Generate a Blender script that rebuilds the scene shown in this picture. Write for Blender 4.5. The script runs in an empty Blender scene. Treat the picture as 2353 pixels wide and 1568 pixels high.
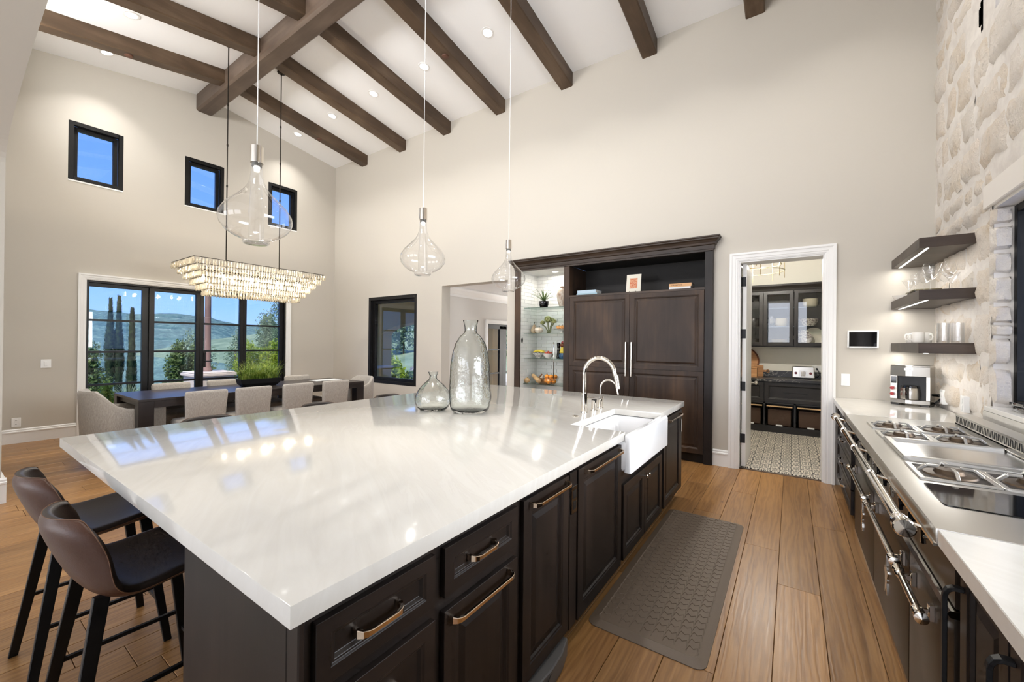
import bpy, bmesh, math, random
from mathutils import Vector, Matrix, noise as mnoise
random.seed(7)
PI = math.pi
SC = bpy.context.scene
COL = SC.collection

# ------------------------------------------------------------------ camera, world, sun, big lights, exposure
H = 1.46                       # eye height
def _cam():
    yaw, pitch, roll = (math.radians(a) for a in (34.51057, .18891, .57197))
    cy, sy = math.cos(yaw), math.sin(yaw)
    r = Vector((cy, sy, 0)); f = Vector((-sy, cy, 0)); u = Vector((0, 0, 1))
    f2 = f*math.cos(pitch) + u*math.sin(pitch); u2 = u*math.cos(pitch) - f*math.sin(pitch)
    r3 = r*math.cos(roll) + u2*math.sin(roll); u3 = u2*math.cos(roll) - r*math.sin(roll)
    cd = bpy.data.cameras.new('camera'); co = bpy.data.objects.new('camera', cd); COL.objects.link(co)
    cd.sensor_fit = 'HORIZONTAL'; cd.sensor_width = 36.0; cd.lens = 933.8786/2353*36.0
    cd.clip_start = .02; cd.clip_end = 3000
    m = Matrix((r3, u3, -f2)).transposed().to_4x4(); m.translation = (0, 0, H)
    co.matrix_world = m
    SC.camera = co
_cam()

SC.view_settings.view_transform = 'Standard'
SC.view_settings.look = 'None'
SC.view_settings.gamma = 1.0
SC.view_settings.use_curve_mapping = False
SC.view_settings.exposure = 0.34
try:
    SC.cycles.use_denoising = True
    SC.cycles.use_light_tree = False
    SC.cycles.max_bounces = 8; SC.cycles.transparent_max_bounces = 20
    SC.cycles.use_adaptive_sampling = True; SC.cycles.adaptive_threshold = .04; SC.cycles.adaptive_min_samples = 12
    SC.cycles.glossy_bounces = 4; SC.cycles.transmission_bounces = 8; SC.cycles.diffuse_bounces = 3
    SC.cycles.sample_clamp_indirect = 6.0
    SC.cycles.blur_glossy = 0.6
except Exception:
    pass

world = bpy.data.worlds.new('sky'); SC.world = world; world.use_nodes = True
_nt = world.node_tree; _bg = _nt.nodes['Background']
_sky = _nt.nodes.new('ShaderNodeTexSky'); _sky.sky_type = 'NISHITA'
_sky.sun_disc = False; _sky.sun_elevation = math.radians(52); _sky.sun_rotation = math.radians(140)
_sky.altitude = 300; _sky.air_density = 1.0; _sky.dust_density = .25; _sky.ozone_density = 1.6
_tint = _nt.nodes.new('ShaderNodeMix'); _tint.data_type = 'RGBA'; _tint.blend_type = 'MULTIPLY'; _tint.inputs[0].default_value = 1
_tint.inputs[7].default_value = (.5, .62, .85, 1)
_nt.links.new(_sky.outputs[0], _tint.inputs[6]); _nt.links.new(_tint.outputs[2], _bg.inputs[0])
_add = _nt.nodes.new('ShaderNodeMix'); _add.data_type = 'RGBA'; _add.blend_type = 'ADD'; _add.inputs[0].default_value = 1
_nt.links.new(_tint.outputs[2], _add.inputs[6]); _add.inputs[7].default_value = (.1*16, .235*16, .64*16, 1); _nt.links.new(_add.outputs[2], _bg.inputs[0])
_bg.inputs[1].default_value = SKY = .07

def light(kind, name, loc, energy, color=(1, 1, 1), aim=None, **kw):
    d = bpy.data.lights.new(name, kind); d.energy = energy; d.color = color
    for k, v in kw.items(): setattr(d, k, v)
    o = bpy.data.objects.new(name, d); COL.objects.link(o); o.location = loc
    if aim is not None:
        o.rotation_euler = (Vector(aim) - Vector(loc)).to_track_quat('-Z', 'Y').to_euler()
    return o
light('SUN', 'sun', (0, 0, 30), 4.5, (1, .95, .87), aim=(-9.0, 11.0, 10.0), angle=.01)
# daylight entering by the tall windows of the living room behind the camera
for _x, _e in ((-7.0, 150), (-3.6, 118), (-.4, 95)):
    light('AREA', 'daylight_living', (_x, -6.42, 2.0), _e, (1, .985, .97), aim=(_x, 0, 2.9), shape='RECTANGLE', size=2.6, size_y=3.2)
# fill for the ceiling, added at unseen openings made above the arch
for _x in (-7.0, -4.4, -1.8):
    light('AREA', 'ceiling_fill', (_x, -.1, 4.85), 78, (1, .99, .98), aim=(_x, 4, 5.0), shape='RECTANGLE', size=1.5, size_y=.6)
# daylight entering by the wide kitchen window over the range (its pane lies right of the frame)
light('AREA', 'daylight_range_window', (1.75, 2.0, 1.75), 62, (1, .99, .97), aim=(-3, 2.0, 1.9), shape='RECTANGLE', size=2.6, size_y=1.2, spread=math.radians(105))

# ------------------------------------------------------------------ helpers
class MB:
    """collects vertices and faces of one part, in metres"""
    def __init__(s): s.v = []; s.f = []; s.sm = []
    def add(s, vs, fs, smooth=False):
        o = len(s.v); s.v += [Vector(p) for p in vs]
        for f in fs: s.f.append([o+i for i in f]); s.sm.append(smooth)
        return s
    def box(s, x0, x1, y0, y1, z0, z1):
        vs = [(x, y, z) for z in (z0, z1) for y in (y0, y1) for x in (x0, x1)]
        return s.add(vs, [(0,2,3,1), (4,5,7,6), (0,1,5,4), (2,6,7,3), (0,4,6,2), (1,3,7,5)])
    def cbox(s, c, d, rot=None):
        m = len(s.v); s.box(-d[0]/2, d[0]/2, -d[1]/2, d[1]/2, -d[2]/2, d[2]/2)
        M = Matrix.Translation(c)
        if rot is not None: M = M @ rot
        return s.xf(M, m)
    def xf(s, M, start=0):
        for i in range(start, len(s.v)): s.v[i] = M @ s.v[i]
        return s
    def prism(s, poly, a, b, axis='z'):
        """poly: 2D outline, extruded from a to b along axis (x: yz outline, y: xz outline, z: xy outline)"""
        def P(p, t): return {'z': (p[0], p[1], t), 'y': (p[0], t, p[1]), 'x': (t, p[0], p[1])}[axis]
        n = len(poly); vs = [P(p, a) for p in poly] + [P(p, b) for p in poly]
        fs = [list(range(n))[::-1], list(range(n, 2*n))] + [(i, (i+1) % n, n+(i+1) % n, n+i) for i in range(n)]
        return s.add(vs, fs)
    def loft(s, rings, cap=True, close=True, smooth=True):
        n = len(rings[0]); o = [p for r in rings for p in r]; fs = []
        for k in range(len(rings)-1):
            for i in range(n if close else n-1):
                j = (i+1) % n
                fs.append((k*n+i, k*n+j, (k+1)*n+j, (k+1)*n+i))
        s.add(o, fs, smooth)
        if cap and close:
            s.add(rings[0], [list(range(n))[::-1]]); s.add(rings[-1], [list(range(n))])
        return s
    def lathe(s, prof, c=(0, 0, 0), n=24, cap=False, smooth=True, wob=None):
        rings = []
        for k, (r, z) in enumerate(prof):
            ring = []
            for i in range(n):
                a = 2*PI*i/n; rr = r
                if wob: rr = r*wob(a, z)
                ring.append((c[0]+rr*math.cos(a), c[1]+rr*math.sin(a), c[2]+z))
            rings.append(ring)
        return s.loft(rings, cap, True, smooth)
    def tube(s, pts, r, n=8, cap=True, smooth=True, closed=False):
        pts = [Vector(p) for p in pts]; rad = r if isinstance(r, (list, tuple)) else [r]*len(pts)
        rings = []; up = None
        for i, p in enumerate(pts):
            if closed: t = pts[(i+1) % len(pts)] - pts[i-1]
            else: t = pts[min(i+1, len(pts)-1)] - pts[max(i-1, 0)]
            if t.length < 1e-9: t = Vector((0, 0, 1))
            t.normalize()
            if up is None:
                up = t.orthogonal().normalized()
            up = (up - t*up.dot(t))
            if up.length < 1e-6: up = t.orthogonal()
            up.normalize(); w = t.cross(up)
            rings.append([p + (up*math.cos(2*PI*k/n) + w*math.sin(2*PI*k/n))*rad[i] for k in range(n)])
        if closed: rings.append(rings[0])
        return s.loft(rings, cap and not closed, True, smooth)
    def cyl(s, p0, p1, r0, r1=None, n=16, cap=True, smooth=True):
        return s.tube([p0, p1], [r0, r0 if r1 is None else r1], n, cap, smooth)
    def bar(s, p0, p1, w, h, up=(0, 0, 1)):
        """rectangular bar from p0 to p1"""
        p0, p1, up = Vector(p0), Vector(p1), Vector(up); t = (p1-p0).normalized()
        a = t.cross(up).normalized()*w/2; b = a.normalized().cross(t)*h/2
        vs = [p0-a-b, p0+a-b, p0+a+b, p0-a+b, p1-a-b, p1+a-b, p1+a+b, p1-a+b]
        return s.add(vs, [(0,1,2,3)[::-1], (4,5,6,7), (0,1,5,4), (1,2,6,5), (2,3,7,6), (3,0,4,7)])
    def ball(s, c, r, nu=16, nv=10, sc=(1, 1, 1), fn=None):
        rings = []
        for k in range(nv+1):
            th = PI*k/nv; ring = []
            for i in range(nu):
                a = 2*PI*i/nu
                d = Vector((math.sin(th)*math.cos(a), math.sin(th)*math.sin(a), -math.cos(th)))
                q = r*(fn(d) if fn else 1)
                ring.append((c[0]+d.x*q*sc[0], c[1]+d.y*q*sc[1], c[2]+d.z*q*sc[2]))
            rings.append(ring)
        return s.loft(rings, False, True, True)
    def mesh(s, name, bevel=0, seg=1, off=None, angle=35):
        me = bpy.data.meshes.new(name)
        vs = s.v if off is None else [p-off for p in s.v]
        me.from_pydata([tuple(p) for p in vs], [], s.f)
        if any(s.sm): me.polygons.foreach_set('use_smooth', s.sm)
        bm = bmesh.new(); bm.from_mesh(me)
        bmesh.ops.remove_doubles(bm, verts=bm.verts, dist=1e-5)
        bmesh.ops.recalc_face_normals(bm, faces=bm.faces)
        if bevel:
            es = [e for e in bm.edges if len(e.link_faces) == 2 and e.calc_face_angle(0) > math.radians(30)]
            bmesh.ops.bevel(bm, geom=es, offset=bevel, offset_type='OFFSET', segments=seg, profile=.6, affect='EDGES', clamp_overlap=True)
            if seg > 1:
                for f in bm.faces: f.smooth = True
        bm.to_mesh(me); bm.free()
        if any(s.sm) or (bevel and seg > 1):
            me.set_sharp_from_angle(angle=math.radians(angle))
        me.update(); return me
    def build(s, name, mat, parent=None, bevel=0, seg=1, local=False, angle=35, off=None):
        off_ = off
        if parent is not None and not local: off_ = wloc(parent)
        me = s.mesh(name, bevel, seg, off_, angle)
        me.materials.append(mat)
        return link(bpy.data.objects.new(name, me), parent, off if parent is None else None)
def wloc(o):
    p = Vector((0, 0, 0))
    while o is not None: p = p + o.location; o = o.parent
    return p
def link(o, parent=None, loc=None):
    COL.objects.link(o)
    if parent is not None: o.parent = parent
    if loc is not None: o.location = loc
    return o
def tag(o, label=None, cat=None, group=None, kind=None):
    if label: o['label'] = label
    if cat: o['category'] = cat
    if group: o['group'] = group
    if kind: o['kind'] = kind
    return o
def thing(name, label, cat, loc=(0, 0, 0), rz=0, group=None, kind=None):
    o = bpy.data.objects.new(name, None); o.empty_display_size = .1
    COL.objects.link(o); o.location = loc; o.rotation_euler = (0, 0, rz)
    return tag(o, label, cat, group, kind)
def struct(name, mb, mat, **kw):
    return tag(mb.build(name, mat, **kw), kind='structure')
def structE(name, loc=(0, 0, 0)):
    o = bpy.data.objects.new(name, None); COL.objects.link(o); o.location = loc
    return tag(o, kind='structure')
def copy_tree(o, parent=None):
    c = o.copy(); COL.objects.link(c); c.parent = parent
    for ch in list(o.children): copy_tree(ch, c)
    return c
def sq(v): return v/12.92 if v <= .04045 else ((v+.055)/1.055)**2.4
def rgb(r, g, b): return (sq(r/255), sq(g/255), sq(b/255), 1)

# ------------------------------------------------------------------ materials
def newmat(name):
    m = bpy.data.materials.new(name); m.use_nodes = True
    nt = m.node_tree; b = nt.nodes['Principled BSDF']; return m, nt, b
def nd(nt, t, ins=None, **at):
    n = nt.nodes.new(t)
    for k, v in at.items(): setattr(n, k, v)
    for k, v in (ins or {}).items():
        if isinstance(v, bpy.types.NodeSocket): nt.links.new(v, n.inputs[k])
        else: n.inputs[k].default_value = v
    return n
def ramp(nt, fac, stops, interp='LINEAR'):
    r = nt.nodes.new('ShaderNodeValToRGB'); e = r.color_ramp.elements; r.color_ramp.interpolation = interp
    while len(e) < len(stops): e.new(.5)
    for i, (p, c) in enumerate(stops): e[i].position = p; e[i].color = c
    nt.links.new(fac, r.inputs[0]); return r.outputs[0]
def math_(nt, op, a, b=0.0, c=0.0):
    n = nt.nodes.new('ShaderNodeMath'); n.operation = op
    for i, v in enumerate((a, b, c)):
        if isinstance(v, bpy.types.NodeSocket): nt.links.new(v, n.inputs[i])
        else: n.inputs[i].default_value = v
    return n.outputs[0]
def mixc(nt, fac, a, b, mode='MIX'):
    n = nt.nodes.new('ShaderNodeMix'); n.data_type = 'RGBA'; n.blend_type = mode
    for i, v in ((0, fac), (6, a), (7, b)):
        if isinstance(v, bpy.types.NodeSocket): nt.links.new(v, n.inputs[i])
        else: n.inputs[i].default_value = v
    return n.outputs[2]
def coords(nt, scale=(1, 1, 1), rand=0.0, kind='Object', rot=(0, 0, 0)):
    tc = nt.nodes.new('ShaderNodeTexCoord'); v = tc.outputs[kind]
    if rand:
        oi = nt.nodes.new('ShaderNodeObjectInfo')
        mu = nd(nt, 'ShaderNodeVectorMath', operation='SCALE', ins={0: (7.3, 5.1, 3.7)}); nt.links.new(oi.outputs['Random'], mu.inputs['Scale'])
        ad = nd(nt, 'ShaderNodeVectorMath', operation='ADD', ins={0: v, 1: mu.outputs[0]}); v = ad.outputs[0]
    mp = nd(nt, 'ShaderNodeMapping', ins={'Vector': v, 'Scale': scale, 'Rotation': rot}); return mp.outputs[0]
def bump(nt, b, h, strength=.2, dist=.01):
    n = nd(nt, 'ShaderNodeBump', ins={'Height': h, 'Strength': strength, 'Distance': dist})
    nt.links.new(n.outputs[0], b.inputs['Normal']); return n
def noise(nt, vec, scale, detail=3, rough=.5, dist=0.0):
    return nd(nt, 'ShaderNodeTexNoise', ins={'Vector': vec, 'Scale': scale, 'Detail': detail, 'Roughness': rough, 'Distortion': dist}).outputs[0]
def plain(name, col, rough=.5, metal=0.0, spec=.5, coat=0.0, nb=0.0, nscale=200, trans=0.0, ior=1.45):
    m, nt, b = newmat(name)
    b.inputs['Base Color'].default_value = col; b.inputs['Roughness'].default_value = rough
    b.inputs['Metallic'].default_value = metal; b.inputs['Specular IOR Level'].default_value = spec
    b.inputs['Coat Weight'].default_value = coat; b.inputs['Coat Roughness'].default_value = .05
    b.inputs['Transmission Weight'].default_value = trans; b.inputs['IOR'].default_value = ior
    if nb: bump(nt, b, noise(nt, coords(nt), nscale, 2), nb, .002)
    return m
def emit(name, col, strength):
    m, nt, b = newmat(name); b.inputs['Base Color'].default_value = (0, 0, 0, 1)
    b.inputs['Emission Color'].default_value = col; b.inputs['Emission Strength'].default_value = strength
    m.cycles.emission_sampling = 'NONE'
    return m
def thinglass(name, tint=(1, 1, 1, 1), refl=1.0, wav=0.0, wscale=8, edge=None, rough=0.0, dust=0.0):
    """a thin sheet of glass: lets light straight through and mirrors by Fresnel"""
    m, nt, b = newmat(name); out = nt.nodes['Material Output']; nt.nodes.remove(b)
    tr = nd(nt, 'ShaderNodeBsdfTransparent', ins={'Color': tint})
    gl = nd(nt, 'ShaderNodeBsdfGlossy', ins={'Color': (1, 1, 1, 1), 'Roughness': rough})
    fr = nd(nt, 'ShaderNodeLayerWeight', ins={'Blend': .5})
    if wav:
        bm = nd(nt, 'ShaderNodeBump', ins={'Height': noise(nt, coords(nt), wscale, 2), 'Strength': wav, 'Distance': .02})
        nt.links.new(bm.outputs[0], gl.inputs['Normal']); nt.links.new(bm.outputs[0], fr.inputs['Normal'])
    if edge is not None:
        lw = nd(nt, 'ShaderNodeLayerWeight', ins={'Blend': .35})
        nt.links.new(mixc(nt, lw.outputs['Facing'], tint, edge), tr.inputs['Color'])
    f = math_(nt, 'MULTIPLY', math_(nt, 'ADD', .04, math_(nt, 'MULTIPLY', math_(nt, 'POWER', fr.outputs['Facing'], 5), .96)), refl)
    mx = nd(nt, 'ShaderNodeMixShader', ins={0: f, 1: tr.outputs[0], 2: gl.outputs[0]})
    last = mx
    if dust:
        df = nd(nt, 'ShaderNodeBsdfDiffuse', ins={'Color': (.95, .97, 1, 1)})
        last = nd(nt, 'ShaderNodeMixShader', ins={0: dust, 1: mx.outputs[0], 2: df.outputs[0]})
    nt.links.new(last.outputs[0], out.inputs[0]); return m
def wood(name, stops, axis='z', rough=.4, scale=1.0, bumpy=.15, coat=0.0, tint=.25, blotch=.5):
    m, nt, b = newmat(name)
    s = {'x': (.9, 14, 14), 'y': (14, .9, 14), 'z': (14, 14, .9)}[axis]
    v = coords(nt, tuple(k*scale for k in s), 1.0)
    n1 = noise(nt, v, 1.0, 8, .62, .6)
    n2 = noise(nt, coords(nt, tuple(.12*k*scale+1.2 for k in s), 1.0), 1.3, 3, .5, .4)
    f = mixc(nt, blotch, n1, n2); c = ramp(nt, f, stops)
    oi = nt.nodes.new('ShaderNodeObjectInfo')
    k = nd(nt, 'ShaderNodeMapRange', ins={0: oi.outputs['Random'], 3: 1-tint, 4: 1+tint}).outputs[0]
    c2 = mixc(nt, 1.0, c, k, 'MULTIPLY')
    nt.links.new(c2, b.inputs['Base Color']); b.inputs['Roughness'].default_value = rough
    b.inputs['Specular IOR Level'].default_value = .32; b.inputs['Coat Weight'].default_value = coat; b.inputs['Coat Roughness'].default_value = .15
    bump(nt, b, n1, bumpy, .003); return m

M = {}
M['wall'] = plain('wall_paint', rgb(197, 191, 180), .75, nb=.06, nscale=120)
M['ceil'] = plain('ceiling_paint', rgb(250, 250, 250), .8)
M['trim'] = plain('white_trim', rgb(240, 239, 236), .35)
M['black'] = plain('black_frame', rgb(14, 13, 12), .45)
M['blackmetal'] = plain('black_metal', rgb(22, 22, 23), .42, metal=.2)
M['espresso'] = wood('espresso_wood', [(.3, rgb(19, 15, 13)), (.5, rgb(29, 23, 20)), (.72, rgb(44, 35, 30))], 'z', .42, 1.0, .08, tint=.12)
M['espresso_h'] = wood('espresso_wood_level', [(.3, rgb(19, 15, 13)), (.5, rgb(29, 23, 20)), (.72, rgb(44, 35, 30))], 'y', .42, 1.0, .08, tint=.12)
M['walnut'] = wood('stained_alder', [(.28, rgb(32, 23, 17)), (.5, rgb(56, 42, 32)), (.75, rgb(88, 66, 48))], 'z', .45, .8, .06, tint=.1, blotch=.55)
M['walnut_h'] = wood('stained_alder_level', [(.28, rgb(34, 26, 20)), (.5, rgb(56, 44, 35)), (.75, rgb(84, 66, 52))], 'x', .38, .8, .06, tint=.1)
M['beam'] = wood('beam_wood', [(.25, rgb(56, 42, 30)), (.5, rgb(82, 65, 49)), (.78, rgb(122, 102, 82))], 'y', .42, .45, .3, tint=.1)
M['ridge'] = wood('ridge_beam_wood', [(.25, rgb(58, 46, 38)), (.5, rgb(88, 74, 63)), (.78, rgb(120, 103, 89))], 'x', .42, .45, .3, tint=.1)
M['shelfwood'] = wood('shelf_wood', [(.3, rgb(52, 43, 37)), (.55, rgb(70, 59, 51)), (.75, rgb(90, 77, 68))], 'x', .4, 1, .08)
M['tablewood'] = wood('dark_table_wood', [(.3, rgb(32, 28, 27)), (.55, rgb(48, 42, 40)), (.75, rgb(66, 57, 53))], 'y', .3, .8, .12)
M['chrome'] = plain('polished_nickel', rgb(226, 220, 210), .07, metal=1)
M['copperchrome'] = plain('warm_nickel_pull', rgb(222, 205, 187), .12, metal=1)
M['steel'] = plain('brushed_steel', rgb(205, 203, 198), .3, metal=1)
M['darksteel'] = plain('dark_steel', rgb(60, 58, 56), .35, metal=.9)
M['whiteplastic'] = plain('white_plastic', rgb(240, 240, 238), .35)
M['porcelain'] = plain('white_fireclay', rgb(244, 244, 245), .08, coat=.6)
M['ceramic'] = plain('white_ceramic', rgb(240, 236, 228), .25)
M['enamel'] = plain('dark_brown_enamel', rgb(38, 31, 25), .3, spec=.18)
M['blackgloss'] = plain('black_gloss', rgb(10, 10, 12), .05, coat=.5)
M['iron'] = plain('dark_iron', rgb(48, 42, 36), .5, metal=.5)
M['leather'] = plain('brown_leather', rgb(66, 37, 20), .45, nb=.25, nscale=180)
M['leatherseat'] = plain('dark_brown_leather', rgb(38, 29, 24), .4, nb=.2, nscale=180)
M['stitch'] = plain('tan_stitching', rgb(96, 66, 44), .6)
M['pane'] = thinglass('window_pane', (.97, .985, 1, 1), .9)
M['glassgreen'] = thinglass('shelf_glass', (.86, .93, .91, 1), 1.0, edge=(.25, .38, .34, 1))
M['pendant'] = thinglass('blown_glass', (.985, .985, .985, 1), 1.25, .05, 5, edge=(.93, .935, .94, 1))
M['wineglass'] = thinglass('clear_glassware', (.985, .985, .985, 1), 1.4, .1, 40, edge=(.9, .905, .91, 1))
M['red'] = plain('red_knob', rgb(150, 20, 24), .2, coat=.5)
M['bulb'] = emit('warm_bulb', (1, .9, .74, 1), 45)
M['led'] = emit('led_strip', (1, .97, .92, 1), 9)
M['lens'] = emit('downlight_lens', (1, .985, .96, 1), 3.5)
# ------------------------------------------------------------------ the room shell
XL, XR, YB, YF = -8.80, 1.115, 5.457, .41       # window wall, stone wall, back wall, arch wall
YR, ZR, ZB, ZF = 2.88, 5.86, 5.484, 5.44        # ridge and eaves
def wall(name, axis, pos, th, u0, u1, z0, z1, holes, mat, extra=None):
    """a wall slab with rectangular holes; axis 'x': plane x=pos running along y; 'y': plane y=pos running along x; th is signed"""
    us = sorted({u0, u1} | {h[0] for h in holes} | {h[1] for h in holes}); zs = sorted({z0, z1} | {h[2] for h in holes} | {h[3] for h in holes})
    us = [u for u in us if u0 <= u <= u1]; zs = [z for z in zs if z0 <= z <= z1]
    solid = lambda i, k: (0 <= i < len(us)-1 and 0 <= k < len(zs)-1 and not any(h[0] < (us[i]+us[i+1])/2 < h[1] and h[2] < (zs[k]+zs[k+1])/2 < h[3] for h in holes))
    mb = MB(); P = (lambda u, z, t: (pos+t, u, z)) if axis == 'x' else (lambda u, z, t: (u, pos+t, z))
    for i in range(len(us)-1):
        for k in range(len(zs)-1):
            if not solid(i, k): continue
            a, b, c, d = us[i], us[i+1], zs[k], zs[k+1]
            for t in (0, th): mb.add([P(a, c, t), P(b, c, t), P(b, d, t), P(a, d, t)], [(0, 1, 2, 3)])
            if not solid(i-1, k): mb.add([P(a, c, 0), P(a, d, 0), P(a, d, th), P(a, c, th)], [(0, 1, 2, 3)])
            if not solid(i+1, k): mb.add([P(b, c, 0), P(b, d, 0), P(b, d, th), P(b, c, th)], [(0, 1, 2, 3)])
            if not solid(i, k-1): mb.add([P(a, c, 0), P(b, c, 0), P(b, c, th), P(a, c, th)], [(0, 1, 2, 3)])
            if not solid(i, k+1): mb.add([P(a, d, 0), P(b, d, 0), P(b, d, th), P(a, d, th)], [(0, 1, 2, 3)])
    if extra: extra(mb)
    return struct(name, mb, mat)
TH = .22
CLER = [(1.207, 1.807, 3.81, 4.685), (2.605, 3.203, 3.82, 4.685), (3.985, 4.573, 3.81, 4.685)]
BIG = (1.415, 4.367, 0.0, 2.345)
def gable(mb):
    poly = [(YF-.4, ZF-.068), (YF, ZF), (YR, ZR), (YB, ZB), (YB+TH, ZB-.03), (YB+TH, 5.3), (YF-.4, 5.3)]
    mb.prism(poly, XL, XL-TH, 'x')
wall('wall_left', 'x', XL, -TH, YF-.4, YB+TH, -.3, 5.3, CLER + [(BIG[0], BIG[1], -.02, BIG[3])], M['wall'], gable)
NICHE = (-3.705, -.79, 0, 2.62)
PDOOR = (-.515, .29, -.02, 2.44)
HALL = (-5.338, -3.847, -.02, 2.49)
BWIN = (-7.508, -6.006, .58, 2.388)
wall('wall_back', 'y', YB, TH, XL-TH, 1.5, -.6, ZB+.02, [BWIN, HALL, (NICHE[0], NICHE[1], -.02, NICHE[3]), PDOOR], M['wall'])
# wall with the wide elliptical arch the camera looks out from
def archwall():
    mb = MB(); n = 40; xc, a, b, zs = -2.3, 3.42, .5, 3.0
    y0, y1 = -.14, YF
    xs = [xc-a*math.cos(PI*i/n) for i in range(n+1)]; zz = [zs+b*math.sin(PI*i/n) for i in range(n+1)]
    for i in range(n):
        for y in (y0, y1):
            mb.add([(xs[i], y, zz[i]), (xs[i+1], y, zz[i+1]), (xs[i+1], y, 3.6), (xs[i], y, 3.6)], [(0, 1, 2, 3)])
        mb.add([(xs[i], y0, zz[i]), (xs[i+1], y0, zz[i+1]), (xs[i+1], y1, zz[i+1]), (xs[i], y1, zz[i])], [(0, 1, 2, 3)])
    mb.box(XL-TH, xs[0], y0, y1, -.3, 3.6)
    return mb
struct('wall_front', archwall(), M['wall'])
wall('wall_front_upper', 'y', YF, -.55, XL-TH, 2.2, 3.6, 5.9, [(_x-.75, _x+.75, 4.5, 5.15) for _x in (-7.0, -4.4, -1.8)], M['wall'])  # openings added out of view to let the ceiling fill in
# baseboard of the arch pier and of the left and back walls (stepped profile)
def base_profile(t=.018, h=.195): return [(0, 0), (t, 0), (t, h-.055), (t+.006, h-.05), (t+.006, h-.035), (t-.004, h-.028), (t-.004, h-.012), (t-.012, h), (0, h)]
mb = MB()
mb.prism([(XL+p, z) for p, z in base_profile(.02)], YF, 1.331, 'y'); mb.prism([(XL+p, z) for p, z in base_profile(.02)], 4.457, YB, 'y')
struct('baseboard_left', mb, M['trim'])
mb = MB()
for x0, x1 in ((XL, HALL[0]-.0), (NICHE[1]+.012, -.608)):
    mb.prism([(YB-p, z) for p, z in base_profile(.02)], x0, x1, 'x')
struct('baseboard_back', mb, M['trim'])
mb = MB(); px = -2.3-3.42
mb.prism([(px+p, z) for p, z in base_profile(.028, .22)], -.14, YF+.028, 'y'); mb.prism([(YF+p, z) for p, z in base_profile(.028, .22)], XL, px-.001, 'x')
struct('baseboard_front', mb, M['trim'])
# ceiling: two low slopes
mb = MB()
for (ya, za, yb, zb) in ((YF-.2, ZF-.034, YR, ZR), (YR, ZR, YB+TH, ZB-.032)):
    mb.add([(XL-TH, ya, za), (2.2, ya, za), (2.2, yb, zb), (XL-TH, yb, zb), (XL-TH, ya, za+.2), (2.2, ya, za+.2), (2.2, yb, zb+.2), (XL-TH, yb, zb+.2)],
           [(0, 1, 2, 3), (4, 5, 6, 7), (0, 1, 5, 4), (2, 3, 7, 6), (0, 3, 7, 4), (1, 2, 6, 5)])
struct('ceiling', mb, M['ceil'])
# the living room behind the camera (only its light is seen)
mb = MB(); mb.box(-10.2, 3.2, -6.6, -.14, 4.2, 4.4); struct('ceiling_living', mb, M['ceil'])
wall('wall_living', 'y', -6.5, -.2, -10.2, 3.2, -.3, 4.4, [(-8.3, -5.7, .4, 3.6), (-4.9, -2.3, .4, 3.6), (-1.7, .9, .4, 3.6)], M['wall'])
mb = MB(); mb.box(-10.4, -10.2, -6.7, -.14, -.3, 4.4); mb.box(3.2, 3.4, -6.7, -.14, -.3, 4.4); mb.box(-10.2, XL-TH, -.16, -.1, -.3, 4.4); mb.box(1.2, 3.2, -.16, -.1, -.3, 4.4)
struct('wall_living_side', mb, M['wall'])

# ------------------------------------------------------------------ oak floor, plank by plank
def oak():
    m, nt, b = newmat('oak_plank')
    v = coords(nt, (1, 1, 1), 1.0)
    w = nd(nt, 'ShaderNodeMapping', ins={'Vector': v, 'Scale': (1, .085, 1)}).outputs[0]
    warp = noise(nt, w, 7.0, 2, .5)
    wv = nd(nt, 'ShaderNodeTexWave', ins={'Vector': w, 'Scale': 9, 'Distortion': 15, 'Detail': 3, 'Detail Scale': 1.6, 'Detail Roughness': .6}, wave_type='BANDS', bands_direction='X')
    fine = noise(nt, nd(nt, 'ShaderNodeMapping', ins={'Vector': v, 'Scale': (90, 2.2, 90)}).outputs[0], 1.0, 6, .6)
    f = mixc(nt, .66, wv.outputs[0], fine)
    c = ramp(nt, f, [(.18, rgb(94, 62, 31)), (.42, rgb(138, 97, 54)), (.75, rgb(166, 124, 74))])
    c = mixc(nt, .5, c, ramp(nt, warp, [(.3, rgb(122, 84, 45)), (.7, rgb(166, 125, 78))]))
    kn = nd(nt, 'ShaderNodeTexVoronoi', ins={'Vector': nd(nt, 'ShaderNodeMapping', ins={'Vector': v, 'Scale': (4.2, 1.3, 1)}).outputs[0], 'Scale': 1.0})
    knot = ramp(nt, math_(nt, 'ADD', kn.outputs[0], math_(nt, 'MULTIPLY', noise(nt, v, 30, 2), .05)), [(.03, (.28, .2, .13, 1)), (.09, (1, 1, 1, 1))])
    c = mixc(nt, .8, c, knot, 'MULTIPLY')
    oi = nt.nodes.new('ShaderNodeObjectInfo')
    k = nd(nt, 'ShaderNodeMapRange', ins={0: oi.outputs['Random'], 3: .8, 4: 1.16}).outputs[0]
    nt.links.new(mixc(nt, 1, c, k, 'MULTIPLY'), b.inputs['Base Color'])
    nt.links.new(math_(nt, 'ADD', .27, math_(nt, 'MULTIPLY', fine, .16)), b.inputs['Roughness'])
    bump(nt, b, f, .22, .003); return m
M['oak'] = oak()
floor = structE('floor')
mb = MB(); mb.box(-10.2, 1.5, -6.6, YB+TH-.1, -.08, -.012); mb.build('subfloor', plain('floor_joint', rgb(70, 46, 26), .7), floor)
mb = MB(); mb.box(-10.2, 3.2, -6.5, -.12, -.02, 0); mb.build('living_floor', plain('neutral_bounce_floor', rgb(196, 192, 186), .95), floor)  # unseen floor kept neutral grey so its bounce doesn't tint the arch
PW = .2115; pl_cache = {}
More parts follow.
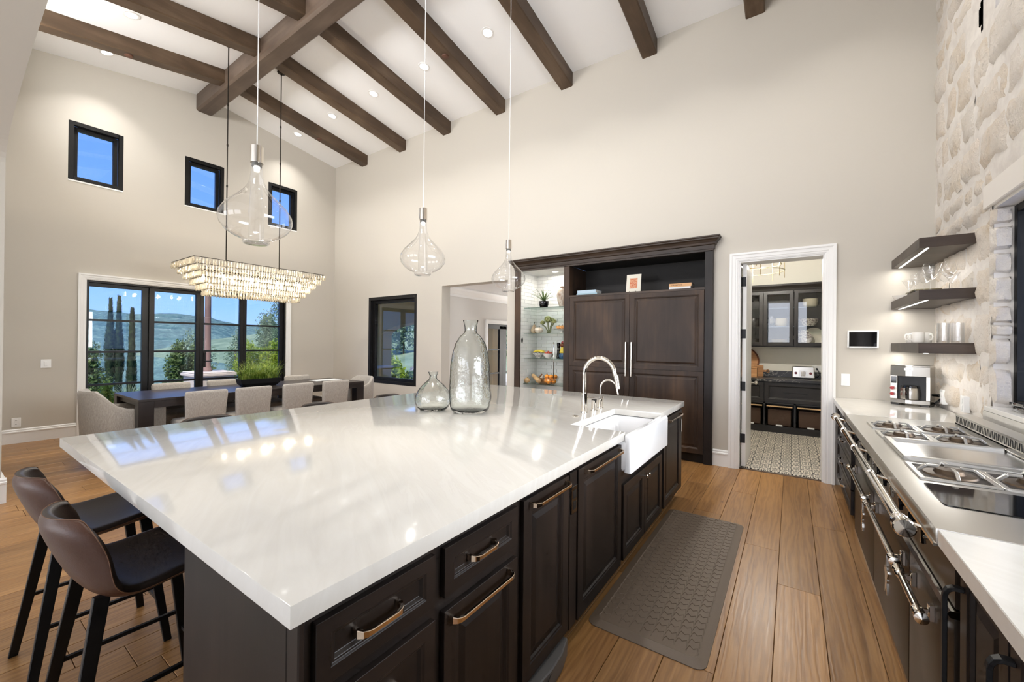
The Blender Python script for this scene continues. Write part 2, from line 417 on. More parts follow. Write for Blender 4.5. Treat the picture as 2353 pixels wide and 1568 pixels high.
def plank(x0, x1, y0, y1):
    key = (round(x1-x0, 3), round(y1-y0, 3))
    if key not in pl_cache:
        w, l = x1-x0-.0022, y1-y0-.0022; c = .0016
        vs = [(sx*(w/2-q), sy*(l/2-q), z) for z, q in ((-.012, 0), (-c, 0), (0, c)) for sx, sy in ((-1, -1), (1, -1), (1, 1), (-1, 1))]
        fs = [(4*k+i, 4*k+(i+1) % 4, 4*k+4+(i+1) % 4, 4*k+4+i) for k in (0, 1) for i in range(4)] + [(8, 9, 10, 11)]
        me = bpy.data.meshes.new('plank'); me.from_pydata(vs, [], fs); me.materials.append(M['oak']); pl_cache[key] = me
    link(bpy.data.objects.new('plank', pl_cache[key]), floor, ((x0+x1)/2, (y0+y1)/2, 0))
rng = random.Random(11); i0 = -43
for i in range(i0, 5):
    x0 = .15+PW*(i-1); x1 = x0+PW
    if x1 < XL: continue
    x0c, x1c = max(x0, XL), min(x1, 1.1)
    if x1c-x0c < .02: continue
    js = {0: [.85, 2.98], 1: [.4, 1.95, 4.1], -1: [1.2, 3.45], -2: [2.0, 4.6], -3: [1.5, 3.9]}.get(i)
    if js is None:
        js = []; y = -.12+rng.uniform(.5, 1.9)
        while y < YB-.4: js.append(round(y, 2)); y += rng.choice((1.5, 1.8, 2.1, 2.2))
    ys = [-.12]+js+[YB+.02]
    for a, b in zip(ys, ys[1:]): plank(x0c, x1c, a, b)

# ------------------------------------------------------------------ beams
BX = [-7.60, -6.373, -5.157, -3.933, -2.705, -1.481, -.274, .95]      # right edges of the cross beams
def beam_face(mb, x0, x1, ya, za, yb, zb, d):
    c = .012
    for (p, q) in (((ya, za), (yb, zb)),):
        ring = lambda y, z: [(x0, y, z), (x0, y, z-d+c), (x0+c, y, z-d), (x1-c, y, z-d), (x1, y, z-d+c), (x1, y, z)]
        mb.loft([ring(ya, za), ring(yb, zb)], True, True, False)
for i, xr in enumerate(BX):
    n = ['first', 'second', 'third', 'fourth', 'fifth', 'sixth', 'seventh', 'eighth'][i]
    mb = MB(); beam_face(mb, xr-.195, xr, YR+.12, ZR-.0175, YB, ZB, .205)
    tag(mb.build('ceiling_beam', M['beam'], off=Vector((xr, 4.2, 5.5))), f'dark stained rafter beam on the back ceiling slope, {n} from the window wall', 'beam', 'rafters of the back ceiling slope')
    if i < 4:
        mb = MB(); beam_face(mb, xr-.195, xr, YF, ZF, YR-.12, ZR-.0204, .205)
        tag(mb.build('ceiling_beam', M['beam'], off=Vector((xr, 1.6, 5.5))), f'dark stained rafter beam on the arch side ceiling slope, {n} from the window wall', 'beam', 'rafters of the front ceiling slope')
mb = MB(); c = .03
ring = lambda x: [(x, 2.757, ZR), (x, 2.757, 5.555+c), (x, 2.757+c, 5.555), (x, 3.01-c, 5.555), (x, 3.01, 5.555+c), (x, 3.01, ZR)]
mb.loft([ring(XL), ring(2.0)], True, True, False)
tag(mb.build('ridge_beam', M['ridge'], off=Vector((-3, 2.88, 5.6))), 'thick dark ridge beam running along the ceiling peak', 'beam')
mb = MB()
for k, (x, y, zc) in enumerate(((-7.7, 1.62, 0), (-7.7, 4.42, 0), (-4.03, 4.14, 0))):
    z = (ZR-.17*(YR-y) if y < YR else ZR-.146*(y-YR))-.205
    mb = MB(); mb.cyl((0, 0, -.012), (0, 0, .004), .045, .05, 20); mb.cyl((0, 0, -.016), (0, 0, -.012), .03, .04, 20)
    tag(mb.build('speaker_puck', plain('rust_disc', rgb(92, 60, 45), .6), off=None), ['small rust brown round detector under the arch side rafter nearest the window wall', 'small rust brown round detector under the first rafter of the back slope', 'small rust brown round detector under the fourth rafter of the back slope'][k], 'detector', 'round detectors under the rafters').location = (x, y, z)

# ------------------------------------------------------------------ recessed downlights with their lamps
def downlight(x, y, label, seen=True, e=9):
    s = -.146 if y > YR else .17
    z = ZR-.146*(y-YR) if y > YR else ZR-.17*(YR-y)
    t = thing('recessed_downlight', label, 'light', (x, y, z), 0, 'recessed ceiling downlights')
    t.rotation_euler = (math.atan(s), 0, 0)
    mb = MB(); mb.lathe([(.062, -.001), (.064, -.007), (.085, -.005), (.088, 0), (.062, 0)], n=32); mb.build('trim_ring', M['trim'], t, local=True)
    mb = MB(); mb.lathe([(.0005, -.004), (.062, -.0035)], n=32); mb.build('lens', M['lens'], t, local=True)
    l = light('AREA', 'downlight_lamp', (x, y, z-.03), e, (1, .975, .94), shape='DISK', size=.13, spread=math.radians(102))
    l.rotation_euler = (0, 0, 0)
LBX = [-8.3, -7.083, -5.86, -4.64, -3.415]
for i, x in enumerate(LBX):
    downlight(x, 4.31, 'glowing round downlight in the back ceiling slope, ' + ['bay nearest the window wall', 'second bay from the window wall', 'third bay from the window wall', 'fourth bay from the window wall', 'fifth bay from the window wall'][i])
downlight(-8.25, 1.5, 'glowing round downlight in the arch side slope, just above the leftmost rafter')
downlight(-7.03, 1.5, 'glowing round downlight in the arch side slope, at the top left of the view')
for x, y, t in ((-5.86, 1.5, 'third'), (-4.64, 1.5, 'fourth'), (-2.2, 1.5, 'sixth'), (.3, 1.5, 'eighth'), (-2.2, 4.31, 'sixth'), (-.97, 4.31, 'seventh'), (.35, 4.31, 'eighth')):
    downlight(x, y, 'round downlight above the picture, ' + t + ' bay of the ' + ('back' if y > 3 else 'arch side') + ' ceiling slope', False)
# ------------------------------------------------------------------ windows and doors
def rect_frame(mb, axis, pos, d, u0, u1, z0, z1, w, wb=None):
    """four bars forming a rectangular frame in a vertical plane"""
    wb = w if wb is None else wb
    B = (lambda a, b, c, e: mb.box(pos-d/2, pos+d/2, a, b, c, e)) if axis == 'x' else (lambda a, b, c, e: mb.box(a, b, pos-d/2, pos+d/2, c, e))
    B(u0, u0+w, z0, z1); B(u1-w, u1, z0, z1); B(u0+w, u1-w, z1-w, z1); B(u0+w, u1-w, z0, z0+wb); return mb
def pane(parent, axis, pos, u0, u1, z0, z1, mat='pane', name='pane'):
    mb = MB(); t = .004
    if axis == 'x': mb.box(pos-t, pos+t, u0, u1, z0, z1)
    else: mb.box(u0, u1, pos-t, pos+t, z0, z1)
    return mb.build(name, M[mat], parent)
# clerestory windows
for i, (a, b, c, d) in enumerate(CLER):
    w = structE(f'window_{i+2}', (XL-.1, a, c))
    rect_frame(MB(), 'x', XL-.035, .07, a, b, c, d, .055).build('window_frame', M['black'], w, bevel=.003)
    rect_frame(MB(), 'x', XL-.105, .07, a+.055, b-.055, c+.03, d-.055, .05).build('sash', M['black'], w, bevel=.003)
    mb = MB(); mb.box(XL-.07, XL+.006, a, b, c-.02, c+.001); mb.build('window_sill', M['trim'], w)
    pane(w, 'x', XL-.12, a+.1, b-.1, c+.075, d-.1)
# big glazed door wall of the dining side
w1 = structE('window_1', (XL-.1, BIG[0], 0))
XG = XL-.09
rect_frame(MB(), 'x', XG+.02, .1, BIG[0], BIG[1], 0, BIG[3], .03, .03).build('window_frame', M['black'], w1, bevel=.003)
SASH = [(1.43, 2.078, 1.445, 2.16), (2.228, 2.811, 2.16, 2.872), (2.929, 3.519, 2.872, 3.577), (3.635, 4.262, 3.577, 4.337)]
for i, (ga, gb, sa, sb) in enumerate(SASH):
    f = MB(); x = XG-(.03 if i == 0 else 0); f.box(x-.03, x+.03, sa, ga, .03, 2.315); f.box(x-.03, x+.03, gb, sb, .03, 2.315)
    f.box(x-.03, x+.03, ga, gb, 2.262, 2.315); f.box(x-.03, x+.03, ga, gb, .03, .25)
    s = f.build('sash', M['black'], w1, bevel=.003)
    zs = [.25, .732, 1.245, 1.742, 2.262]
    for z in zs[1:-1]:
        mb = MB(); mb.box(x-.022, x+.022, ga, gb, z-.016, z+.016); mb.build('muntin', M['black'], s)
    for a, b in zip(zs, zs[1:]): pane(s, 'x', x, ga, gb, a+.016, b-.016)
    if i == 2:
        mb = MB(); mb.box(x+.03, x+.04, 2.925, 2.965, .95, 1.25); mb.cyl((x+.04, 2.945, 1.06), (x+.085, 2.945, 1.06), .009, n=10); mb.bar((x+.085, 2.93, 1.06), (x+.085, 3.05, 1.06), .014, .018)
        mb.cyl((x+.04, 2.945, 1.2), (x+.055, 2.945, 1.2), .02, n=14)
        mb.build('door_handle', M['blackmetal'], s, bevel=.001)
mb = MB(); mb.box(XL-.16, XL+.02, BIG[0], BIG[1], -.012, .03); mb.build('threshold', M['blackmetal'], w1)
def casing(parent, axis, pos, sgn, u0, u1, z1, w, name='casing'):
    """moulded white casing around an opening; pos is the wall face, sgn the side it stands on"""
    prof = [(0, 0), (0, .012), (.012, .014), (.014, .018), (.03, .018), (.034, .022), (w-.03, .024), (w-.022, .03), (w, .03), (w, 0)]
    P = (lambda u, z, t: (pos+sgn*t, u, z)) if axis == 'x' else (lambda u, z, t: (u, pos+sgn*t, z))
    mb = MB(); mb.loft([[P(u0-o, 0, t) for o, t in prof], [P(u0-o, z1+o, t) for o, t in prof], [P(u1+o, z1+o, t) for o, t in prof], [P(u1+o, 0, t) for o, t in prof]], True, True, False)
    mb.build(name, M['trim'], parent)
casing(w1, 'x', XL, 1, BIG[0], BIG[1], BIG[3]+.003, .09)
# window in the back wall
w5 = structE('window_5', (BWIN[0], YB, BWIN[2]))
rect_frame(MB(), 'y', YB+.035, .07, BWIN[0], BWIN[1], BWIN[2], BWIN[3], .07, .06).build('window_frame', M['black'], w5, bevel=.003)
rect_frame(MB(), 'y', YB+.105, .08, BWIN[0]+.07, BWIN[1]-.07, BWIN[2]+.06, BWIN[3]-.07, .06).build('sash', M['black'], w5, bevel=.003)
pane(w5, 'y', YB+.12, BWIN[0]+.13, BWIN[1]-.13, BWIN[2]+.12, BWIN[3]-.13)
# pantry doorway: casing, jamb, open door leaf with black hinges
d1 = structE('door_1', (PDOOR[0], YB, 0))
casing(d1, 'y', YB, -1, PDOOR[0], PDOOR[1], PDOOR[3], .095)
mb = MB(); mb.box(PDOOR[0], PDOOR[0]+.016, YB, YB+TH, 0, PDOOR[3]); mb.box(PDOOR[1]-.016, PDOOR[1], YB, YB+TH, 0, PDOOR[3]); mb.box(PDOOR[0]+.016, PDOOR[1]-.016, YB, YB+TH, PDOOR[3]-.016, PDOOR[3]); mb.build('jamb', M['trim'], d1)
mb = MB(); mb.box(PDOOR[0]+.03, PDOOR[0]+.074, YB+.1, YB+.1+.74, .012, PDOOR[3]-.02)
leaf = mb.build('door_leaf', M['trim'], d1, bevel=.002)
for z in (2.21, 1.59, .965, .345):
    mb = MB(); mb.box(PDOOR[0]+.012, PDOOR[0]+.068, YB+.0945, YB+.1005, z-.055, z+.055)
    mb.cyl((PDOOR[0]+.02, YB+.092, z-.055), (PDOOR[0]+.02, YB+.092, z+.055), .008, n=10); mb.build('hinge', M['blackmetal'], leaf, bevel=.004)
mb = MB(); zk = .96; xk = PDOOR[0]+.074; yk = YB+.78
mb.cyl((xk, yk, zk), (xk+.05, yk, zk), .01, n=10); mb.cyl((xk, yk, zk), (xk+.008, yk, zk), .03, n=16); mb.ball((xk+.06, yk, zk), .028, 14, 8, (.7, 1, 1)); mb.build('door_knob', M['chrome'], leaf)
# wall plates
def plate(name, label, cat, loc, axis, w, h, kind):
    t = thing(name, label, cat, loc)
    mb = MB(); B = (lambda m, a, b, c, d, e, f: m.box(a, b, c, d, e, f)) if axis == 'y' else None
    def bx(m, du0, du1, z0, z1, t0, t1):
        if axis == 'y': m.box(du0, du1, -t1, -t0, z0, z1)
        else: m.box(t0, t1, du0, du1, z0, z1)
    bx(mb, -w/2, w/2, -h/2, h/2, 0, .006); mb.build('cover_plate', M['whiteplastic'], t, bevel=.002, local=True)
    if kind == 'switch':
        for k in (-1, 0, 1):
            mb = MB(); bx(mb, -.014, .014, k*.022-.0095, k*.022+.0095, .006, .009); mb.build('key', M['whiteplastic'], t, bevel=.001, local=True)
    elif kind == 'rocker':
        mb = MB(); bx(mb, -.016, .016, -.033, .033, .006, .01); mb.build('rocker', M['whiteplastic'], t, bevel=.002, local=True)
    else:
        for k in (-1, 1):
            mb = MB(); bx(mb, -.017, .017, k*.026-.019, k*.026+.019, .006, .008); r = mb.build('receptacle', M['whiteplastic'], t, bevel=.003, local=True)
            for q in (-.006, .006):
                mb = MB(); bx(mb, q-.0012, q+.0012, k*.026-.002, k*.026+.009, .008, .0085); mb.build('slot', M['black'], r, local=True)
    return t
plate('light_switch', 'square white light switch on the plain wall left of the glass doors', 'switch', (XL, 1.018, 1.088), 'x', .1, .12, 'rocker')
plate('wall_outlet', 'white power outlet low on the wall above the left baseboard', 'outlet', (XL, .753, .285), 'x', .085, .125, 'outlet')
plate('keypad_switch', 'white keypad light switch between the pantry door and coffee maker', 'switch', (.466, YB, 1.105), 'y', .072, .125, 'switch')
t = thing('wall_tablet', 'black screen control panel in a white frame beside the pantry doorway', 'screen', (.6, YB, 1.527))
rect_frame(MB(), 'y', -.011, .022, -.122, .122, -.087, .087, .013, .013).build('bezel', M['whiteplastic'], t, bevel=.002, local=True)
mb = MB(); mb.box(-.11, .11, -.018, -.002, -.075, .075); mb.build('screen', M['blackgloss'], t, local=True)

# ------------------------------------------------------------------ hall beyond the wide opening
M['hallwall'] = plain('hall_paint', rgb(226, 222, 216), .75)
mb = MB(); hx = -5.45
wall('wall_hall', 'x', hx, -.16, YB+TH, 12.0, -.6, 2.56, [(6.98, 9.0, -.5, 1.865)], M['hallwall'])
mb = MB(); mb.box(hx-.2, -3.7, YB+TH, 12, 2.53, 2.65); struct('ceiling_hall', mb, M['ceil'])
mb = MB(); mb.box(-3.85, -3.7, YB+TH, 12, -.6, 2.55); mb.box(hx, -3.7, 11.9, 12, -.6, 2.55); struct('wall_hall_end', mb, M['hallwall'])
mb = MB(); mb.box(hx-.2, -3.7, YB+TH-.1, 12, -.6, -.5); struct('floor_hall', mb, M['oak'])
mb = MB(); mb.prism([(hx, 2.35), (hx+.015, 2.35), (hx+.03, 2.39), (hx+.05, 2.41), (hx+.1, 2.47), (hx+.12, 2.5), (hx+.12, 2.53), (hx, 2.53)], YB+TH, 11.9, 'y'); struct('trim_1', mb, M['trim'])
d2 = structE('door_2', (hx, 6.98, -.5))
casing(d2, 'x', hx, 1, 6.98, 9.0, 1.865, .085)
for a, b in ((6.99, 7.62), (7.62, 8.3)):
    f = MB(); f.box(hx-.09, hx-.04, a, a+.05 if a < 7 else a+.13, -.45, 1.83); f.box(hx-.09, hx-.04, b-.13 if a < 7 else b-.05, b, -.45, 1.83); f.box(hx-.09, hx-.04, a, b, 1.76, 1.83)
    s = f.build('sash', M['black'], d2, bevel=.003)
    for z in (1.29, .76, .25):
        mb = MB(); mb.box(hx-.085, hx-.045, a+.05, b-.05, z-.016, z+.016); mb.build('muntin', M['black'], s)
    pane(s, 'x', hx-.065, a+.04, b-.04, -.4, 1.77)
mb = MB(); mb.box(hx-.1, hx-.03, 6.98, 9.0, 1.825, 1.87); mb.build('head_jamb', M['black'], d2)
light('AREA', 'hall_fill', (-4.6, 11.7, 1.0), 120, (1, .99, .97), aim=(-4.9, 7, 1.4), shape='RECTANGLE', size=1.3, size_y=2.0)  # unseen fill lamp added before the solid end wall to brighten the hall

# ------------------------------------------------------------------ pantry room
PX0, PX1, PY1 = -1.3, 1.6, 8.69
M['pwall'] = plain('pantry_paint', rgb(232, 228, 216), .7)
mb = MB(); mb.box(PX0-.1, PX1+.1, PY1, PY1+.1, 0, 3.1); mb.box(PX0-.1, PX0, 6.15, PY1, 0, 3.1); mb.box(PX0, -.7, 6.15, 6.25, 0, 3.1); mb.box(-.775, -.7, YB+TH, 6.15, 0, 3.1); mb.box(PX1, PX1+.1, YB+TH, PY1, 0, 3.1); struct('wall_pantry', mb, M['pwall'])
mb = MB(); mb.box(PX0-.1, PX1+.1, YB+TH, PY1+.1, 3.0, 3.1); struct('ceiling_pantry', mb, M['ceil'])
def cement():
    m, nt, b = newmat('patterned_cement_tile')
    tc = nt.nodes.new('ShaderNodeTexCoord'); s = .2
    sx = nd(nt, 'ShaderNodeSeparateXYZ', ins={0: tc.outputs['Object']})
    ax = math_(nt, 'ABSOLUTE', math_(nt, 'MULTIPLY', sx.outputs[0], 1/s*2)); ay = math_(nt, 'ABSOLUTE', math_(nt, 'MULTIPLY', sx.outputs[1], 1/s*2))
    hi, lo = math_(nt, 'MAXIMUM', ax, ay), math_(nt, 'MINIMUM', ax, ay)
    r = math_(nt, 'SQRT', math_(nt, 'ADD', math_(nt, 'MULTIPLY', hi, hi), math_(nt, 'MULTIPLY', lo, lo)))
    th = math_(nt, 'ARCTAN2', lo, hi)
    pet = math_(nt, 'ADD', math_(nt, 'MULTIPLY', math_(nt, 'COSINE', math_(nt, 'MULTIPLY', th, 8)), .16), r)
    a1 = math_(nt, 'SINE', math_(nt, 'MULTIPLY', pet, 17))
    cx = math_(nt, 'SUBTRACT', 1, hi); cy = math_(nt, 'SUBTRACT', 1, lo)
    rc = math_(nt, 'SQRT', math_(nt, 'ADD', math_(nt, 'MULTIPLY', cx, cx), math_(nt, 'MULTIPLY', cy, cy)))
    a2 = math_(nt, 'SINE', math_(nt, 'ADD', math_(nt, 'MULTIPLY', rc, 19), math_(nt, 'MULTIPLY', th, 6)))
    f = math_(nt, 'ADD', math_(nt, 'MULTIPLY', a1, .6), math_(nt, 'MULTIPLY', a2, .6))
    c = ramp(nt, f, [(.04, rgb(222, 213, 197)), (.1, rgb(26, 22, 21))])
    nt.links.new(c, b.inputs['Base Color']); b.inputs['Roughness'].default_value = .55; return m
M['cement'] = cement()
pf = structE('floor_pantry', (0, 7, 0))
mb = MB(); mb.box(PX0, PX1, YB+.11, PY1, -.06, -.008); mb.build('grout_bed', plain('grout', rgb(150, 142, 130), .8), pf)
me = None
for i in range(-6, 8):
    for k in range(0, 15):
        x, y = -.048+.2015*(i+.5), YB+.12+.2015*(k+.5)
        if x < PX0 or (k > 12) or x > .75: continue
        if me is None:
            mb = MB(); mb.box(-.1, .1, -.1, .1, -.008, .001); me = mb.mesh('tile', .001); me.materials.append(M['cement'])
        link(bpy.data.objects.new('tile', me), pf, (x, y-7, 0))
light('POINT', 'pantry_lamp', (-.35, 6.85, 2.66), 75, (1, .95, .86), shadow_soft_size=.03)

# ------------------------------------------------------------------ stone wall on the right, with deep window recess
SW0, SW1, SZ0, SZ1 = .9, 4.115, 1.06, 2.40          # window opening along y and in height
def stonemat():
    m, nt, b = newmat('rough_limestone')
    v = coords(nt, (1, 1, 1), 1.0); oi = nt.nodes.new('ShaderNodeObjectInfo')
    base = ramp(nt, oi.outputs['Random'], [(0, rgb(228, 216, 200)), (.3, rgb(232, 220, 206)), (.55, rgb(222, 208, 191)), (.8, rgb(236, 228, 217)), (1, rgb(212, 199, 181))])
    n1 = noise(nt, v, 5, 5, .6); n2 = noise(nt, v, 24, 6, .65)
    c = mixc(nt, math_(nt, 'MULTIPLY', ramp(nt, n1, [(.45, (0, 0, 0, 1)), (.7, (1, 1, 1, 1))]), .55), base, rgb(206, 184, 152))
    c = mixc(nt, math_(nt, 'MULTIPLY', ramp(nt, n2, [(.56, (0, 0, 0, 1)), (.74, (1, 1, 1, 1))]), .5), c, rgb(150, 142, 134))
    sm = ramp(nt, noise(nt, v, 3.2, 4, .55, .5), [(.42, (0, 0, 0, 1)), (.6, (1, 1, 1, 1))])
    c = mixc(nt, math_(nt, 'MULTIPLY', sm, .75), c, rgb(230, 223, 214))
    nt.links.new(c, b.inputs['Base Color']); b.inputs['Roughness'].default_value = .85
    n3 = noise(nt, v, 70, 4, .7)
    bump(nt, b, math_(nt, 'ADD', math_(nt, 'ADD', n2, math_(nt, 'MULTIPLY', n3, .35)), math_(nt, 'MULTIPLY', n1, .7)), 1.0, .02); return m
M['stone'] = stonemat()
def mortarmat():
    m, nt, b = newmat('smeared_mortar'); v = coords(nt)
    n1 = noise(nt, v, 9, 6, .65); c = ramp(nt, n1, [(.3, rgb(216, 209, 202)), (.6, rgb(230, 224, 216)), (.8, rgb(206, 199, 192))])
    nt.links.new(c, b.inputs['Base Color']); b.inputs['Roughness'].default_value = .9; bump(nt, b, n1, .6, .01); return m
M['mortar'] = mortarmat()
wr = structE('wall_right', (XR, 3, 0))
mb = MB()
mb.box(XR+.012, XR+.5, SW1, YB, -.3, 5.95); mb.box(XR+.012, XR+.5, -.1, SW0, -.3, 5.95); mb.box(XR+.012, XR+.5, SW0, SW1, SZ1, 3.75); mb.box(XR+.012, XR+.5, SW0, SW1, -.3, SZ0-.03)
mb.box(XR+.012, XR+.5, -.1, 3.6, 3.75, 5.95); mb.box(XR+.012, XR+.5, 4.33, SW1+.3, 3.75, 5.95); mb.box(XR+.012, XR+.5, 3.6, 4.36, 4.75, 5.95)
mb.build('mortar', M['mortar'], wr)
def mortar_skin(y0, y1, z0, z1):
    m_ = MB(); st = .035; nu, nv = max(1, int((y1-y0)/st)), max(1, int((z1-z0)/st)); vs = []
    for j in range(nv+1):
        for i in range(nu+1):
            y, z = y0+(y1-y0)*i/nu, z0+(z1-z0)*j/nv
            vs.append((XR+.009-.013*mnoise.fractal(Vector((y*5, z*5, 7)), 1, 2, 3)-.006*mnoise.noise(Vector((y*22, z*22, 1))), y, z))
    m_.add(vs, [(j*(nu+1)+i, j*(nu+1)+i+1, (j+1)*(nu+1)+i+1, (j+1)*(nu+1)+i) for j in range(nv) for i in range(nu)], True); m_.build('mortar_smear', M['mortar'], wr, angle=80)
mortar_skin(SW1, YB, .915, 3.75); mortar_skin(2.5, SW1, SZ1+.19, 3.75); mortar_skin(4.36, YB, 3.75, 5.7); mortar_skin(2.5, 4.36, 4.76, 5.7); mortar_skin(2.5, 3.59, 3.75, 4.76)
def stone(y0, y1, z0, z1, seed, proud=.0, face='x', x=0, xd=.16):
    """one rough block; face 'x' looks into the room, 'y' lies in the window reveal and looks along -y"""
    rg = random.Random(seed); nu, nv = max(3, int((y1-y0)/.055)), max(3, int((z1-z0)/.055))
    dep = rg.uniform(.0, .016)+proud; tilt = rg.uniform(-.02, .02); vs = []; fs = []
    g = .006; cu, cv = (y0+y1)/2, (z0+z1)/2; ofs = Vector((rg.uniform(0, 50), rg.uniform(0, 50), 0))
    jit = [rg.uniform(-.05, .035) for _ in range(8)]
    if face == 'y': jit = [q*.2 for q in jit]; g = .002; nu, nv = max(nu, 6), max(nv, 6)
    for j in range(nv+1):
        for i in range(nu+1):
            a, c = i/nu, j/nv
            if face == 'x' and y0 <= SW1+.001: jit[0] = 0
            u = (y0+g)+(y1-y0-2*g)*a + (jit[0]*(1-a)+jit[1]*a)*(c-.5); z = (z0+g)+(z1-z0-2*g)*c + (jit[2]*(1-c)+jit[3]*c)*(a-.5)
            e = min(a, 1-a)*(y1-y0); e2 = min(c, 1-c)*(z1-z0); q = min(1, min(e, e2)/(.03 if face == 'x' else .016)); rim = q*q*(3-2*q)
            n = mnoise.fractal(Vector((u*9, z*9, 0))+ofs, 1.0, 2.0, 4)
            d = -.022+(.02+dep)*rim + n*.016 + tilt*(a-.5)
            if face == 'x': vs.append((XR-d, u, z))
            else: vs.append((u, x-d, z))
    for j in range(nv):
        for i in range(nu):
            k = j*(nu+1)+i; fs.append((k, k+1, k+nu+2, k+nu+1))
    mb = MB(); mb.add(vs, fs, True)
    o = mb.build('stone', M['stone'], None, angle=60, off=Vector((XR, cu, cv)) if face == 'x' else Vector((cu, x, cv)))
    o.parent = wr; o.location = o.location-wloc(wr)
    return o
rs = random.Random(21); sd = 0; z = .93
while z < 5.62:
    h = rs.choice((.17, .22, .27, .32, .36)); y = YB-.002; first = True
    zt = min(z+h, 5.66)
    ylim = 2.6 if zt > 2.75 else SW1
    if z < SZ1+.18 and zt > 2.2: ylim = SW1
    while y > ylim+.05:
        l = rs.choice((.22, .3, .38, .46, .55))*(.6 if first else 1); first = False
        ya = max(y-l, ylim)
        if ya-ylim < .12: ya = ylim
        inwin = zt > 3.75 and z < 4.75 and ya < 4.36
        if not (inwin and ya < 4.33):
            sd += 1; stone(ya, y, z, zt, sd)
        y = ya
    z = zt
# blocks of the window reveal (deep jamb facing the cook)
z = SZ0+.0
for i, h in enumerate((.27, .2, .085, .13, .2, .16, .18, .12)):
    zt = min(z+h, SZ1); wd = (.098, .09, .1, .094, .1, .096, .1, .098)[i]
    sd += 1; stone(XR-.004, XR+wd, z, zt, sd, proud=.03, face='y', x=SW1)
    z = zt
mb = MB(); mb.box(XR-.012, XR+.3, SW0-.25, SW1+.11, SZ1+.02, SZ1+.185); lint = mb.build('lintel', plain('cast_stone', rgb(236, 230, 222), .8, nb=.3, nscale=60), wr, bevel=.006)
# window over the range (dark frame, far right edge of the picture)
w6 = structE('window_6', (XR+.2, SW0, SZ0))
rect_frame(MB(), 'x', XR+.14, .08, SW0+.02, SW1-.005, SZ0+.002, SZ1, .05).build('window_frame', M['black'], w6, bevel=.003)
pane(w6, 'x', XR+.14, SW0+.07, SW1-.055, SZ0+.05, SZ1-.05)
mb = MB(); mb.box(XR+.03, XR+.095, 3.66, 3.9, SZ0, SZ0+.03); mb.box(XR+.04, XR+.09, 3.7, 3.8, SZ0+.03, SZ0+.055); mb.bar((XR+.04, 3.92, SZ0+.045), (XR+.05, 3.66, SZ0+.05), .03, .02); mb.build('crank_handle', M['blackgloss'], w6, bevel=.006, seg=2)
mb = MB(); mb.box(XR+.5, 5.0, -4, 7, 2.95, 3.1); mb.box(XR+.5, 3.4, -4, 7, 5.9, 6.0); struct('sun_block_slabs', mb, M['trim'])  # unseen slabs added outside to keep the sun off the window reveal
w7 = structE('window_7', (XR+.2, 3.6, 3.75))
rect_frame(MB(), 'x', XR+.12, .07, 3.6, 4.34, 3.75, 4.75, .06).build('window_frame', M['black'], w7, bevel=.003)
pane(w7, 'x', XR+.12, 3.66, 4.28, 3.81, 4.69)
mb = MB(); mb.box(XR-.03, XR+.2, SW0, SW1+.0, SZ0-.03, SZ0); mb.build('window_sill', None or plain('quartz_sill', rgb(236, 234, 229), .15), w6, bevel=.002)
# ------------------------------------------------------------------ kitchen island
def rings_panel(mb, fn, u0, u1, z0, z1, prof):
    rs_ = [[fn(u0+i, z0+i, d), fn(u1-i, z0+i, d), fn(u1-i, z1-i, d), fn(u0+i, z1-i, d)] for i, d in prof]
    return mb.loft(rs_, True, True, False)
def raised(fw=.06): return [(0, 0), (0, .02), (fw-.004, .02), (fw, .0165), (fw+.006, .016), (fw+.012, .007), (fw+.022, .007), (fw+.045, .014)]
def recessed(fw=.05): return [(0, 0), (0, .02), (fw-.004, .02), (fw, .016), (fw+.006, .0155), (fw+.012, .006)]
def fx(pos, s=1): return lambda u, z, d: (pos+s*d, u, z)      # front in a plane x = pos
def fy(pos, s=-1): return lambda u, z, d: (u, pos+s*d, z)
def pull(parent, fn, ua, ub, z, mat, stand=.035, vertical=False, name='handle', w=.011):
    """squared bar pull with flared ends"""
    mb = MB()
    F = fn if not vertical else (lambda u, zz, d: fn(z, u, d))
    zz = z if not vertical else 0
    def G(u, q, d): return fn(u, z+q, d) if not vertical else fn(z+q, u, d)
    pts = [(ua, .012, .0), (ua, .0105, stand*.55), (ua+.006, .009, stand*.85), (ua+.016, .008, stand), (ua+.028, .0065, stand+.002), (ub-.028, .0065, stand+.002), (ub-.016, .008, stand), (ub-.006, .009, stand*.85), (ub, .0105, stand*.55), (ub, .012, 0)]
    n = len(pts); rings = []
    for i, (u, h, d) in enumerate(pts):
        a = pts[max(i-1, 0)]; b = pts[min(i+1, n-1)]; du, dd = b[0]-a[0], b[2]-a[2]; L = math.hypot(du, dd) or 1
        nu, nd_ = -dd/L*w/2, du/L*w/2
        rings.append([G(u+nu, -h, d+nd_), G(u+nu, h, d+nd_), G(u-nu, h, d-nd_), G(u-nu, -h, d-nd_)])
    mb.loft(rings, True, True, False)
    return mb.build(name, M[mat], parent, bevel=.0015)
FX = -.875; ISF = fx(FX)
